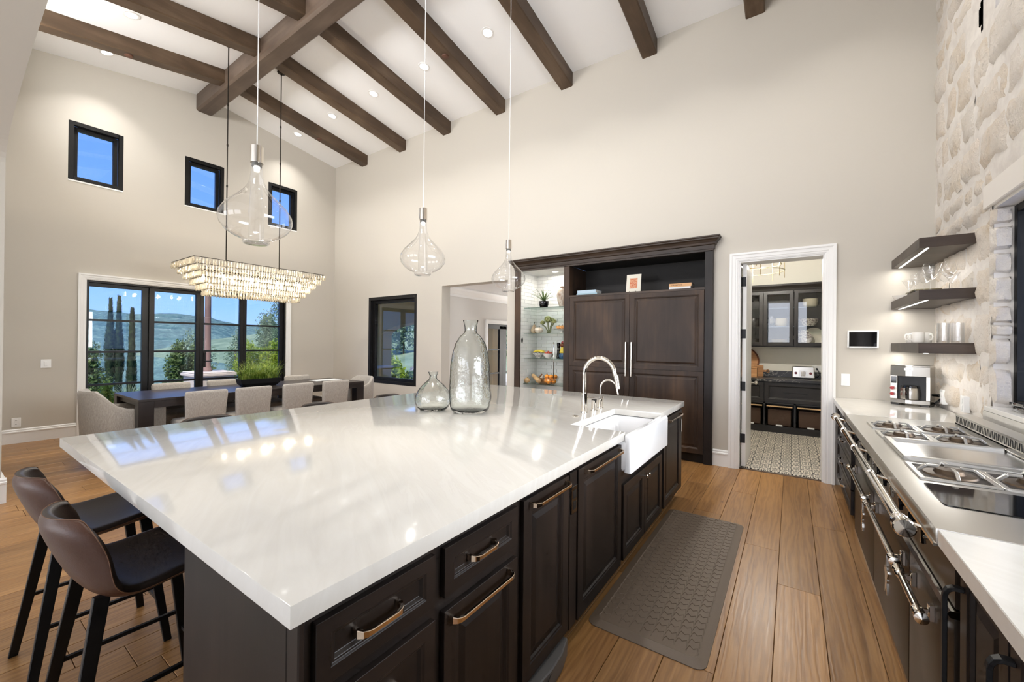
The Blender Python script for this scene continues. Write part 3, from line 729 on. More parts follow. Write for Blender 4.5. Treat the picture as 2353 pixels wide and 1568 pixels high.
def quartz(name='quartzite', c0=rgb(210, 207, 200), c1=rgb(203, 199, 191)):
    m, nt, b = newmat(name); v = coords(nt, (1, 1, 1), rot=(.3, .2, .55))
    w = noise(nt, nd(nt, 'ShaderNodeMapping', ins={'Vector': v, 'Scale': (1.2, 9, 2)}).outputs[0], 1.6, 8, .6, 1.2)
    big = noise(nt, v, .9, 3, .5)
    vein = ramp(nt, math_(nt, 'ABSOLUTE', math_(nt, 'SUBTRACT', w, .5)), [(.0, (1, 1, 1, 1)), (.035, (0, 0, 0, 1))])
    c = ramp(nt, w, [(.2, c1), (.55, c0), (.85, rgb(214, 212, 206))])
    c = mixc(nt, math_(nt, 'MULTIPLY', math_(nt, 'MULTIPLY', vein, .3), ramp(nt, big, [(.45, (0, 0, 0, 1)), (.65, (1, 1, 1, 1))])), c, rgb(196, 190, 184))
    nt.links.new(c, b.inputs['Base Color']); b.inputs['Roughness'].default_value = .09; b.inputs['Specular IOR Level'].default_value = .5
    b.inputs['Coat Weight'].default_value = .25; b.inputs['Coat Roughness'].default_value = .03
    return m
M['quartz'] = quartz()
IX0, IX1, IY0, IY1, IZ = -3.276, -.84, .432, 4.136, .915
t = thing('island_countertop', 'large white veined stone slab topping the kitchen island', 'countertop', (-2.06, 2.28, .867))
SNK = (2.462, 3.299, -1.215)                                 # notch for the sink: y from, y to, back edge x
poly = [(IX0, IY0), (IX1, IY0), (IX1, SNK[0]), (SNK[2], SNK[0]), (SNK[2], SNK[1]), (IX1, SNK[1]), (IX1, IY1), (IX0, IY1)]
mb = MB(); mb.prism(poly, .866, IZ, 'z'); mb.build('slab', M['quartz'], t, bevel=.002, seg=2)
def unit(label, y0, y1, name='island_cabinet'): return thing(name, label, 'cabinet', (FX-.3, (y0+y1)/2, .0), group='cabinet units along the island aisle')
def carcass(t, y0, y1, z0=.1, z1=.866, x0=-1.5, cut=None):
    mb = MB(); mb.box(x0, FX, y0, y1, z0, z1); mb.box(x0, FX-.06, y0, y1, 0, z0)
    return mb.build('body', M['espresso'], t)
# unit 1: drawers beside the near corner
t = unit('dark island drawer cabinet nearest the camera with short nickel pull', .475, .88)
carcass(t, .475, .88)
mb = MB(); rings_panel(mb, ISF, .497, .861, .683, .834, recessed(.04)); d = mb.build('drawer', M['espresso_h'], t, bevel=.001); pull(d, fx(FX+.006), .6, .73, .757, 'copperchrome')
mb = MB(); rings_panel(mb, ISF, .497, .861, .39, .643, recessed(.045)); d = mb.build('drawer', M['espresso_h'], t, bevel=.001); pull(d, fx(FX+.006), .6, .73, .53, 'copperchrome')
mb = MB(); rings_panel(mb, ISF, .497, .861, .11, .35, recessed(.045)); d = mb.build('drawer', M['espresso_h'], t, bevel=.001); pull(d, fx(FX+.006), .6, .73, .24, 'copperchrome')
# unit 2: drawer over door
t = unit('dark island cabinet with a small drawer above a door with long nickel pull', .88, 1.315)
carcass(t, .88, 1.315)
mb = MB(); rings_panel(mb, ISF, .9, 1.296, .685, .835, recessed(.045)); d = mb.build('drawer', M['espresso_h'], t, bevel=.001); pull(d, fx(FX+.006), 1.02, 1.15, .757, 'copperchrome')
mb = MB(); rings_panel(mb, ISF, .9, 1.296, .11, .643, raised(.058)); d = mb.build('door', M['espresso'], t, bevel=.001); pull(d, fx(FX+.02), .92, 1.23, .618, 'copperchrome')
# unit 3: full height pull-out
t = unit('narrow dark pull out island cabinet with one tall raised panel', 1.315, 1.735)
carcass(t, 1.315, 1.735)
mb = MB(); rings_panel(mb, ISF, 1.338, 1.728, .11, .838, raised(.06)); d = mb.build('door', M['espresso'], t, bevel=.001); pull(d, fx(FX+.02), 1.38, 1.69, .815, 'copperchrome')
# pilaster with black outlet
t = unit('slim dark island pilaster holding a black outlet between two panels', 1.735, 1.825, 'island_pilaster')
carcass(t, 1.735, 1.825)
mb = MB(); mb.box(FX, FX+.018, 1.742, 1.818, .1, .842); mb.build('face', M['espresso'], t, bevel=.002)
mb = MB(); mb.box(FX+.018, FX+.024, 1.748, 1.812, .645, .775); o = mb.build('outlet', M['blackgloss'], t, bevel=.002)
for k in (-.026, .026):
    mb = MB(); mb.box(FX+.024, FX+.026, 1.763, 1.797, .71+k-.019, .71+k+.019); mb.build('receptacle', M['black'], o, bevel=.001)
# unit 5: dishwasher panel
t = unit('wide dark panelled island dishwasher front just left of the sink', 1.825, 2.455, 'island_dishwasher')
carcass(t, 1.825, 2.455)
mb = MB(); rings_panel(mb, ISF, 1.832, 2.447, .1, .838, raised(.066)); d = mb.build('door', M['espresso'], t, bevel=.001); pull(d, fx(FX+.02), 1.9, 2.39, .815, 'copperchrome')
# unit 6: sink base
t = unit('dark sink base cabinet with two small doors below the white sink', 2.455, 3.44)
mb = MB(); mb.box(-1.5, FX, 2.455, 3.44, .1, .655); mb.box(-1.5, FX-.06, 2.455, 3.44, 0, .1); mb.box(-1.5, FX, 2.455, 2.47, .655, .866); mb.box(-1.5, FX, 3.375, 3.44, .655, .866); mb.box(-1.5, -1.3, 2.47, 3.375, .655, .866); mb.build('body', M['espresso'], t)
for a, b, kn in ((2.49, 2.925, 2.9), (2.93, 3.395, 2.955)):
    mb = MB(); rings_panel(mb, ISF, a, b, .105, .575, raised(.058)); d = mb.build('door', M['espresso'], t, bevel=.001)
    mb = MB(); mb.cyl((FX+.02, kn, .53), (FX+.04, kn, .53), .005, n=10); mb.ball((FX+.047, kn, .53), .013, 12, 8, (.7, 1, 1)); mb.build('knob', M['chrome'], d)
# unit 7: far panel
t = unit('far dark island cabinet panel beyond the sink with nickel pull', 3.44, 4.115)
carcass(t, 3.44, 4.115)
mb = MB(); rings_panel(mb, ISF, 3.46, 4.05, .105, .838, raised(.058)); d = mb.build('door', M['espresso'], t, bevel=.001); pull(d, fx(FX+.02), 3.53, 3.99, .815, 'copperchrome')
mb = MB(); mb.box(FX, FX+.018, 4.055, 4.115, .1, .84); mb.build('stile', M['espresso'], t, bevel=.002)
mb = MB(); mb.box(FX+.018, FX+.023, 4.066, 4.106, .63, .75); mb.build('outlet', M['blackgloss'], t, bevel=.002)
# near pier and the recessed cabinets of the seating side
t = thing('island_pier', 'dark wooden end pier carrying the near corner of the island slab', 'cabinet', (-1.2, .47, 0))
mb = MB(); mb.box(-1.512, FX-.031, .458, .4735, 0, .866); mb.build('panel', M['espresso'], t, bevel=.002)
mb = MB(); mb.box(FX-.03, FX+.018, .458, .4735, 0, .866); mb.build('corner_post', M['espresso'], t, bevel=.003)
t = thing('island_back_cabinet', 'dark recessed cabinets under the seating side of the island', 'cabinet', (-2.3, .92, 0))
mb = MB(); mb.box(-2.75, -1.515, .93, 4.1, .09, .866); mb.box(-2.7, -1.515, .98, 4.1, 0, .09); mb.build('body', M['espresso'], t)
for a in (-2.74, -2.33, -1.92):
    mb = MB(); rings_panel(mb, fy(.93), a+.01, a+.395, .12, .85, raised(.055)); mb.build('door', M['espresso'], t, bevel=.001)
t = thing('floor_appliance', 'low dark grey rounded appliance tucked under the pull out cabinet', 'appliance', (-.87, 1.52, 0))
mb = MB(); out = [(-.06, -.19), (.02, -.2), (.045, -.1), (.052, 0), (.045, .1), (.02, .2), (-.06, .19)]
mb.prism(out, .004, .088, 'z'); mb.build('housing', plain('dark_grey_plastic', rgb(84, 82, 80), .4), t, bevel=.012, seg=3, local=True)
mb = MB(); mb.tube([(.0535-.02*(k/8)**2, -.0+.02*k-.08, .03+.045*math.sin(PI*k/8)) for k in range(9)], .002, 6); mb.build('seam', M['black'], t, local=True)

# ------------------------------------------------------------------ farmhouse sink and taps
t = thing('apron_sink', 'white fireclay apron front sink set into the island edge', 'sink', (-1.0, 2.88, .66))
mb = MB(); x0, x1, y0, y1, zt, zb = -1.235, -.798, 2.44, 3.325, .862, .67
ap = [(x0, y0), (x1, y0), (x1, y1), (x0, y1)]
def rr(x0, x1, y0, y1, z, r, n=5):
    pts = []
    for cx, cy, a0 in ((x1-r, y1-r, 0), (x0+r, y1-r, 90), (x0+r, y0+r, 180), (x1-r, y0+r, 270)):
        for k in range(n+1):
            a = math.radians(a0+90*k/n); pts.append((cx+r*math.cos(a), cy+r*math.sin(a), z))
    return pts
R = [rr(x0+.02, x1-.02, y0+.02, y1-.02, zb, .02), rr(x0, x1, y0, y1, zb+.02, .03), rr(x0, x1, y0, y1, zt-.012, .03), rr(x0+.004, x1-.004, y0+.004, y1-.004, zt-.003, .03), rr(x0+.012, x1-.012, y0+.012, y1-.012, zt, .03),
     rr(x0+.022, x1-.022, y0+.022, y1-.022, zt-.002, .04), rr(x0+.028, x1-.028, y0+.028, y1-.028, zt-.012, .045), rr(x0+.034, x1-.034, y0+.034, y1-.034, zb+.05, .05), rr(x0+.07, x1-.07, y0+.07, y1-.07, zb+.018, .05)]
mb.loft(R, True, True, True); mb.build('basin', M['porcelain'], t, angle=50)
# raise the front lip so the apron stands level with the slab
mb = MB(); R = [rr(-.842, x1, y0+.0, y1, zb+.0+.02, .012), rr(-.842, x1, y0, y1, .892, .012), rr(-.836, x1-.006, y0+.006, y1-.006, .9, .01)]
mb.loft([rr(-.842, x1+.004, y0, y1, zb, .014)] + [rr(-.842, x1+.006, y0, y1, .884, .016), rr(-.838, x1, y0+.005, y1-.005, .898, .014), rr(-.833, x1-.006, y0+.011, y1-.011, .902, .012)], True, True, True)
mb.build('apron', M['porcelain'], t, angle=50)
mb = MB(); mb.cyl((-1.02, 2.88, zb+.0185), (-1.02, 2.88, zb+.021), .045, n=24); mb.build('drain', M['chrome'], t)
def tap_arc(cx, y, z0, z1, r, drop, n=16):
    pts = [(cx, y, z0), (cx, y, z1)]
    for k in range(1, n+1):
        a = PI*k/n*.97; pts.append((cx+r-r*math.cos(a), y, z1+r*math.sin(a)))
    e = pts[-1]; pts.append((e[0]+.012, y, e[2]-drop)); return pts
t = thing('kitchen_faucet', 'tall polished gooseneck kitchen faucet with side lever', 'faucet', (-1.335, 2.95, .915))
mb = MB(); mb.cyl((0, 0, 0), (0, 0, .008), .03, .029, 24); mb.cyl((0, 0, .008), (0, 0, .155), .0245, n=24); mb.build('base', M['chrome'], t, local=True)
mb = MB(); mb.tube(tap_arc(0, 0, .15, .31, .122, .03), .0155, 16); mb.build('spout', M['chrome'], t, local=True)
e = tap_arc(0, 0, .15, .31, .122, .03)[-1]
mb = MB(); mb.cyl((e[0], 0, e[2]+.01), (e[0]+.016, 0, e[2]-.085), .0175, .0165, 18); mb.build('spray_head', M['chrome'], t, local=True)
mb = MB(); mb.cyl((0, .0, .105), (.0, .05, .105), .016, .013, 14); mb.cyl((0, .045, .105), (.03, .13, .103), .006, .005, 10); mb.build('lever', M['chrome'], t, local=True)
t = thing('water_tap', 'small polished filtered water tap beside the gooseneck faucet', 'faucet', (-1.318, 3.235, .915))
mb = MB(); mb.cyl((0, 0, 0), (0, 0, .006), .026, n=20); mb.cyl((0, 0, .006), (0, 0, .075), .019, n=20); mb.build('base', M['chrome'], t, local=True)
mb = MB(); mb.tube(tap_arc(0, 0, .07, .17, .07, .05), .0075, 12); mb.build('spout', M['chrome'], t, local=True)
mb = MB(); mb.cyl((0, .015, .055), (0, .04, .058), .008, n=10); mb.cyl((0, .035, .05), (.01, .037, .1), .005, n=8); mb.build('lever', M['chrome'], t, local=True)
t = thing('soap_pump', 'short polished cylinder between the two sink taps', 'faucet', (-1.31, 3.085, .915))
mb = MB(); mb.cyl((0, 0, 0), (0, 0, .004), .027, n=20); mb.cyl((0, 0, .004), (0, 0, .085), .023, n=24); mb.build('body', M['chrome'], t, local=True)
mb = MB(); mb.cyl((0, 0, .085), (0, 0, .09), .02, n=20); mb.build('cap', M['darksteel'], t, local=True)
t = thing('air_switch', 'flat polished round button on the slab left of the faucet', 'button', (-1.32, 2.765, .915))
mb = MB(); mb.lathe([(.0, .004), (.014, .004), (.017, .003), (.02, .006), (.024, .004), (.026, 0)], n=24); mb.build('button', M['chrome'], t, local=True)

# ------------------------------------------------------------------ anti fatigue mat with quatrefoil relief
t = thing('kitchen_mat', 'taupe anti fatigue mat with trellis relief on the aisle floor', 'mat', (-.59, 2.875, 0))
mw, ml = .285, .895
mb = MB(); mb.loft([rr(-mw, mw, -ml, ml, 0, .05), rr(-mw, mw, -ml, ml, .004, .05), rr(-mw+.045, mw-.045, -ml+.045, ml-.045, .018, .03), rr(-mw+.05, mw-.05, -ml+.05, ml-.05, .017, .03)], True, True, False)
M['mat'] = plain('taupe_mat', rgb(98, 84, 70), .5, nb=.2, nscale=300); mb.build('pad', M['mat'], t, local=True)
mb = MB(); px, py = .054, .054
for i in range(-4, 5):
    for k in range(-15, 16):
        cx, cy = i*px*1.0, k*py + (py/2 if i % 2 else 0)
        if abs(cx) > mw-.062 or abs(cy) > ml-.06: continue
        pts = []
        for s in range(9):
            a = PI*s/8; pts.append((cx+.5*px*math.cos(a)*.98, cy+.48*py*math.sin(a)-.012*math.cos(4*a), .0172))
        mb.tube(pts, .0022, 5, False)
o = mb.build('relief', M['mat'], t, local=True); o['kind'] = 'stuff'

# ------------------------------------------------------------------ tall refrigerator wall with display niche
YC = YB-.06                                                   # front plane of the tall cabinetry
t = thing('tall_cabinet', 'tall dark wooden refrigerator cabinet with crown moulding built into the wall', 'cabinet', (-2.2, YC, 0))
mb = MB()
mb.box(-3.66, -3.563, YC, YC+.03, 0, 2.6); mb.box(-3.66, -3.645, YC+.03, YB+.25, 0, 2.6)
mb.build('stile', M['walnut'], t, bevel=.002)
mb = MB(); mb.box(-2.788, -2.697, YC, YB+.66, 0, 2.6); mb.build('stile', M['walnut'], t, bevel=.002)
mb = MB(); mb.box(-.874, -.783, YC, YB+.66, 0, 2.6); mb.build('stile', M['espresso'], t, bevel=.002)
mb = MB(); mb.box(-3.66, -.783, YC, YC+.05, 2.59, 2.64); mb.build('rail', M['walnut_h'], t)
cr = [(0, 2.615), (.012, 2.615), (.016, 2.64), (.016, 2.66), (.03, 2.668), (.036, 2.69), (.052, 2.715), (.07, 2.728), (.07, 2.742), (.08, 2.75), (.08, 2.765), (0, 2.765)]
mb = MB(); mb.loft([[(-.783+p, YB, z) for p, z in cr], [(-.783+p, YC-p, z) for p, z in cr], [(-3.66-p, YC-p, z) for p, z in cr], [(-3.66-p, YB, z) for p, z in cr]], True, True, False)
mb.build('crown_moulding', M['walnut_h'], t)
mb = MB(); mb.box(-2.697, -.874, YC+.02, YC+.6, 2.135, 2.157); mb.box(-2.697, -.874, YC+.58, YC+.6, 2.157, 2.6); mb.box(-2.697, -.874, YC+.04, YC+.6, 2.6, 2.62); mb.build('open_shelf', plain('dark_interior', rgb(28, 24, 21), .6), t)
mb = MB(); mb.box(-2.697, -.874, YC+.004, YC+.02, 2.13, 2.157); mb.build('shelf_edge', M['walnut_h'], t)
mb = MB(); mb.box(-2.697, -.874, YC+.05, YC+.6, .0, 2.13); mb.build('body', M['espresso'], t)
for a, b, hx_ in ((-2.692, -1.80, -1.835), (-1.795, -.879, -1.758)):
    for z0, z1 in ((1.125, 2.128), (.115, 1.122)):
        mb = MB(); rings_panel(mb, fy(YC+.022), a, b, z0, z1, raised(.062)); d = mb.build('door', M['walnut'], t, bevel=.001)
    pl_ = None
    mb = MB(); mb.tube([(hx_, YC-.04, 1.02), (hx_, YC-.04, 1.478)], .011, 12); mb.cyl((hx_, YC, 1.06), (hx_, YC-.04, 1.06), .007, n=8); mb.cyl((hx_, YC, 1.44), (hx_, YC-.04, 1.44), .007, n=8); mb.build('handle', M['chrome'], t)
mb = MB(); mb.box(-2.69, -.88, YC+.06, YC+.08, 0, .1); mb.build('toe_kick', M['black'], t)
# niche shell: white painted brick
nb_ = structE('wall_niche', (-3.2, YB+.3, 0))
M['brick'] = plain('white_painted_brick', rgb(238, 236, 230), .5, nb=.35, nscale=45)
NY = 5.985
mb = MB(); mb.box(-3.64, -3.605, YC+.03, NY+.06, 0, 2.64); mb.box(-3.64, -2.79, NY+.009, NY+.08, 0, 2.64); mb.build('mortar', M['brick'], nb_)
mb = MB(); mb.box(-3.64, -2.788, YC+.05, NY+.08, 2.6, 2.66); mb.build('soffit', M['trim'], nb_)
bk = {}
def brick(cx, cy, cz, lx, ly, lz):
    k = (round(lx, 3), round(ly, 3), round(lz, 3))
    if k not in bk:
        m_ = MB(); m_.box(-lx/2, lx/2, -ly/2, ly/2, -lz/2, lz/2); bk[k] = m_.mesh('brick', .003); bk[k].materials.append(M['brick'])
    o = link(bpy.data.objects.new('brick', bk[k]), nb_, Vector((cx, cy, cz))-wloc(nb_)); o.rotation_euler = (random.uniform(-.012, .012), random.uniform(-.012, .012), random.uniform(-.012, .012))
z = .72; r_ = 0
while z < 2.6:
    hgt = .06; off = (r_ % 2)*.1
    x = -3.605
    for L in ([.1] if off else [])+[.2]*4+([.1] if off else []):
        if x+L > -2.78: L = -2.78-x
        if L > .03: brick(x+L/2, NY+.006, z+hgt/2, L-.0035, .012, hgt-.0035)
        x += L
    y = NY
    for L in ([.1] if not off else [])+[.2]*3:
        if y-L < YC+.04: L = y-YC-.04
        if L > .03: brick(-3.603, y-L/2, z+hgt/2, .012, L-.0035, hgt-.0035)
        y -= L
    z += hgt; r_ += 1
for i, zz in enumerate((2.022, 1.612, 1.212, .80)):
    g = tag(MB().box(-3.59, -2.795, YB+.1, NY-.01, zz-.01, zz).build('glass_shelf', M['glassgreen'], off=Vector((-3.2, YB+.3, zz))), 'green edged glass shelf in the lit niche, ' + ['topmost of the four', 'second from the top', 'third from the top', 'lowest of the four'][i], 'shelf', 'glass shelves of the niche')
t = thing('niche_downlight', 'small round lamp in the ceiling of the brick niche', 'light', (-3.12, YB+.28, 2.6))
mb = MB(); mb.lathe([(.05, -.001), (.052, -.006), (.07, -.004), (.072, 0), (.05, 0)], n=28); mb.build('trim_ring', M['trim'], t, local=True)
mb = MB(); mb.lathe([(.0005, -.004), (.05, -.003)], n=28); mb.build('lens', M['lens'], t, local=True)
light('AREA', 'niche_lamp', (-3.12, YB+.28, 2.585), 5.0, (1, .97, .92), shape='DISK', size=.1)
t = thing('niche_outlet', 'dark oval plate on the brick side of the niche', 'outlet', (-3.594, YB+.06, 1.495))
mb = MB(); mb.ball((0, 0, 0), .045, 20, 8, (.12, .55, 1)); mb.build('plate', M['darksteel'], t, local=True)
# ------------------------------------------------------------------ right hand run: counters, range, shelves
RX = .43
t = thing('corner_counter', 'white stone counter in the far corner under the coffee maker', 'countertop', (.74, 4.8, .867))
mb = MB(); mb.box(.363, XR-.008, 4.195, YB-.003, .867, .915); mb.build('slab', M['quartz'], t, bevel=.002)
t = thing('near_counter', 'white stone counter at the lower right beside the range', 'countertop', (.74, 1.0, .867))
mb = MB(); mb.box(.363, XR-.008, -.05, 1.722, .867, .915); mb.build('slab', M['quartz'], t, bevel=.002)
t = thing('backsplash', 'white stone upstand behind the range below the window sill', 'backsplash', (XR, 3, .92))
mb = MB(); mb.box(XR-.035, XR-.004, SW0, SW1, .917, SZ0-.031); mb.build('panel', M['quartz'], t, bevel=.001)
t = thing('corner_cabinet', 'dark drawer cabinet between the range and the back wall', 'cabinet', (.7, 4.8, 0))
mb = MB(); mb.box(.42, XR-.01, 4.2, YB-.005, .09, .866); mb.box(.48, XR-.01, 4.2, YB-.005, 0, .09); mb.build('body', M['espresso'], t)
for a, b in ((4.24, 5.42),):
    for z0, z1 in ((.7, .85), (.5, .69), (.3, .49), (.1, .29)):
        mb = MB(); rings_panel(mb, fx(.42, -1), a, b, z0, z1, recessed(.04)); d = mb.build('drawer', M['espresso_h'], t, bevel=.001); pull(d, fx(.414, -1), 4.72, 4.95, (z0+z1)/2, 'chrome')
t = thing('near_cabinet', 'dark panelled cabinet under the near right counter with upright pull', 'cabinet', (.7, 1.0, 0))
mb = MB(); mb.box(.42, XR-.01, -.05, 1.70, .09, .866); mb.box(.48, XR-.01, -.05, 1.70, 0, .09); mb.build('body', M['espresso'], t)
mb = MB(); rings_panel(mb, fx(.42, -1), 1.37, 1.68, .11, .855, raised(.055)); d = mb.build('door', M['espresso'], t, bevel=.001); pull(d, fx(.4, -1), .44, .78, 1.655, 'blackmetal', vertical=True)
mb = MB(); rings_panel(mb, fx(.42, -1), .95, 1.36, .11, .855, raised(.055)); d = mb.build('door', M['espresso'], t, bevel=.001); pull(d, fx(.4, -1), .44, .78, 1.34, 'blackmetal', vertical=True)
# the range
t = thing('range_cooker', 'long dark brown enamelled range cooker with nickel rails and steel top', 'range', (.7, 2.96, 0))
Y0, Y1, ZT = 1.73, 4.185, .915
mb = MB(); mb.box(.36, XR-.06, Y0, Y1, .868, ZT); mb.build('steel_top', M['steel'], t, bevel=.004, seg=2)
mb = MB(); mb.box(RX+.004, XR-.08, 1.78, 4.165, .05, .868); mb.build('body', M['enamel'], t)
mb = MB(); mb.box(RX-.012, RX+.004, 1.8, 4.15, .655, .868); mb.build('control_panel', M['enamel'], t, bevel=.003)
def lipm(z0, z1, x): 
    m_ = MB(); m_.prism([(x+.02, z0), (x-.004, z0), (x-.012, (z0+z1)/2), (x-.004, z1), (x+.02, z1)], 1.79, 4.16, 'y'); return m_
lipm(.63, .652, .41).build('trim_strip', M['chrome'], t); lipm(.004, .03, .428).build('trim_strip', M['chrome'], t)
mb = MB(); mb.box(.355, .366, Y0, Y1, .862, .87); mb.build('edge_strip', M['chrome'], t)
for a, b in ((3.255, 4.14), (2.375, 3.245), (1.8, 2.365)):
    mb = MB(); mb.box(RX-.014, RX+.004, a, b, .034, .625); d = mb.build('oven_door', M['enamel'], t, bevel=.004, seg=2)
    ha, hb = {3.255: (3.2+.08, 4.02), 2.375: (2.42, 3.15), 1.8: (1.98, 2.29)}[a]
    m_ = MB(); hz, hx2 = .53, .372
    m_.cyl((hx2, ha, hz), (hx2, hb, hz), .0125, n=16)
    h = m_.build('door_rail', M['chrome'], d)
    for yy in (ha, hb):
        s = 1 if yy == hb else -1; m_ = MB()
        m_.lathe([(.0125, -.03), (.017, -.024), (.013, -.018), (.013, -.012), (.018, -.006), (.013, 0), (.016, .012), (.013, .018), (.02, .026), (.02, .038), (.0005, .044)], n=14)
        m_.xf(Matrix.Translation((hx2, yy, hz)) @ Matrix.Rotation(-s*PI/2, 4, 'X')); m_.build('finial', M['chrome'], h)
        yb = yy-s*.03; m_ = MB(); m_.box(hx2-.004, RX-.012, yb-.008, yb+.008, hz-.012, hz+.012); m_.box(RX-.03, RX-.012, yb-.012, yb+.012, hz-.03, hz+.03); m_.build('bracket', M['chrome'], h, bevel=.003)
    if a != 1.8:
        ec = (3.72 if a > 3 else 2.84); m_ = MB()
        pl2 = []
        for k in range(48):
            a_ = 2*PI*k/48; rr_ = .05+.016*math.cos(5*a_)+.008*math.cos(10*a_); pl2.append((ec+.62*rr_*math.sin(a_), .27+1.5*rr_*math.cos(a_)))
        m_.prism(pl2, RX-.02, RX-.013, 'x')
        m_.build('rosette', M['chrome'], d, bevel=.001)
# towel rail in front of the control panel
m_ = MB(); rx2, rz = .302, .878; m_.cyl((rx2, 1.86, rz), (rx2, 4.18, rz), .0165, n=18); rail = m_.build('hand_rail', M['chrome'], t)
for s, yy in ((-1, 1.86), (1, 4.18)):
    m_ = MB(); m_.lathe([(.0165, -.02), (.022, -.014), (.018, -.006), (.018, .002), (.026, .012), (.018, .022), (.018, .034), (.03, .046), (.03, .07), (.026, .074), (.0005, .076)], n=20)
    m_.xf(Matrix.Translation((rx2, yy, rz)) @ Matrix.Rotation(-s*PI/2, 4, 'X')); m_.build('finial', M['chrome'], rail)
for yy in (1.875, 2.46, 3.03, 3.6, 4.165):
    m_ = MB(); m_.cyl((rx2, yy, rz+.0), (RX-.01, yy, rz-.03), .006, n=8); m_.cyl((rx2, yy-.008, rz), (rx2, yy+.008, rz), .0205, n=18); m_.ball((RX-.014, yy, rz-.03), .016, 10, 6); m_.build('bracket', M['chrome'], rail)
for k in range(12):
    yy = 1.98+k*.176; m_ = MB(); m_.cyl((RX-.012, yy, .8), (RX-.03, yy, .8), .019, .017, 14); m_.cyl((RX-.03, yy, .8), (RX-.05, yy, .8), .009, n=10); m_.bar((RX-.048, yy, .775), (RX-.05, yy, .825), .012, .014, (1, 0, 0)); m_.build('knob', M['blackgloss'] if k % 3 else M['chrome'], t, bevel=.002)
# rear vent rail with slots
m_ = MB(); m_.box(.965, 1.045, 1.74, 4.18, .905, .922); m_.box(.965, .972, 1.74, 4.18, .915, .978); m_.box(.965, 1.05, 1.74, 4.18, .976, .984); m_.box(1.04, 1.05, 1.74, 4.18, .915, .98); v_ = m_.build('flue_rail', M['steel'], t)
for k in range(60):
    yy = 4.15-k*.026; m_ = MB(); m_.cbox((.9645, yy, .95), (.002, .007, .042), Matrix.Rotation((.22 if k % 2 else -.22), 4, 'X')); m_.build('slot', M['black'], v_)
# burners
def burner(x0, x1, y0, y1):
    cx, cy = (x0+x1)/2, (y0+y1)/2
    m_ = MB(); m_.loft([rr(x0, x1, y0, y1, ZT+.002, .015), rr(x0+.004, x1-.004, y0+.004, y1-.004, ZT+.003, .014)], True, True, False)
    w = m_.build('burner_well', M['iron'], t)
    m_ = MB(); m_.lathe([(.085, .0), (.08, .006), (.05, .009), (.045, .02), (.043, .024), (.0005, .025)], (cx, cy, ZT+.003), 24); m_.build('burner_cap', plain('brass_burner', rgb(84, 70, 56), .4, metal=.7), w)
    m_ = MB(); q = .012; zz = ZT+.016
    for a in (0, 1, 2, 3):
        f = MB()
        an = a*PI/2; dx, dy = math.cos(an), math.sin(an); R1 = (x1-x0)/2 if a % 2 == 0 else (y1-y0)/2
        p0 = Vector((cx+dx*(R1-.004), cy+dy*(R1-.004), ZT+.008)); p1 = Vector((cx+dx*R1*.7, cy+dy*R1*.7, ZT+.034)); p2 = Vector((cx+dx*R1*.32, cy+dy*R1*.32, ZT+.036))
        f.bar(p0, p1, .012, .012); f.bar(p1, p2, .012, .01)
        f.build('pan_finger', M['steel'], w, bevel=.0015)
    m_ = MB(); rect_frame_h(m_, x0-.014, x1+.014, y0-.014, y1+.014, ZT+.0, ZT+.009, .018); m_.build('grate_frame', M['steel'], w, bevel=.0015)
def rect_frame_h(mb, x0, x1, y0, y1, z0, z1, w):
    mb.box(x0, x0+w, y0, y1, z0, z1); mb.box(x1-w, x1, y0, y1, z0, z1); mb.box(x0+w, x1-w, y0, y0+w, z0, z1); mb.box(x0+w, x1-w, y1-w, y1, z0, z1)
for x0, x1, y0, y1 in ((.458, .66, 3.58, 3.80), (.69, .895, 3.58, 3.80), (.458, .66, 3.245, 3.44), (.69, .895, 3.245, 3.44), (.452, .655, 2.345, 2.59), (.685, .89, 2.345, 2.59)):
    burner(x0, x1, y0, y1)
m_ = MB(); rect_frame_h(m_, .445, .94, 2.68, 3.19, ZT, ZT+.022, .03); g = m_.build('griddle_rim', M['steel'], t, bevel=.004)
m_ = MB(); m_.box(.475, .91, 2.71, 3.16, ZT, ZT+.008); m_.build('griddle_plate', plain('polished_griddle', rgb(214, 212, 208), .16, metal=1), g)
m_ = MB(); m_.loft([rr(.435, .92, 1.99, 2.27, ZT, .02), rr(.435, .92, 1.99, 2.27, ZT+.004, .02)], True, True, False); m_.build('ceramic_hob', M['blackgloss'], t)

# ------------------------------------------------------------------ floating corner shelves with led strips
SH = [(2.226, 2.305, 'topmost'), (1.821, 1.9, 'middle'), (1.407, 1.489, 'lowest')]
for z0, z1, n in SH:
    t = thing('floating_shelf', f'thick dark wooden floating corner shelf with light strip, {n} of the three', 'shelf', (.96, 4.9, z0), group='floating corner shelves')
    mb = MB(); mb.box(.815, XR+.008, 4.397, YB-.001, z0, z1); mb.build('board', M['shelfwood'], t, bevel=.002)
    mb = MB(); mb.box(.862, .876, 4.43, YB-.03, z0-.0015, z0+.001); mb.build('light_strip', M['led'], t)
    light('AREA', 'shelf_led', (.869, 4.93, z0-.01), 2.2, (1, .96, .9), aim=(.869, 4.93, 0), shape='RECTANGLE', size=.02, size_y=.95)

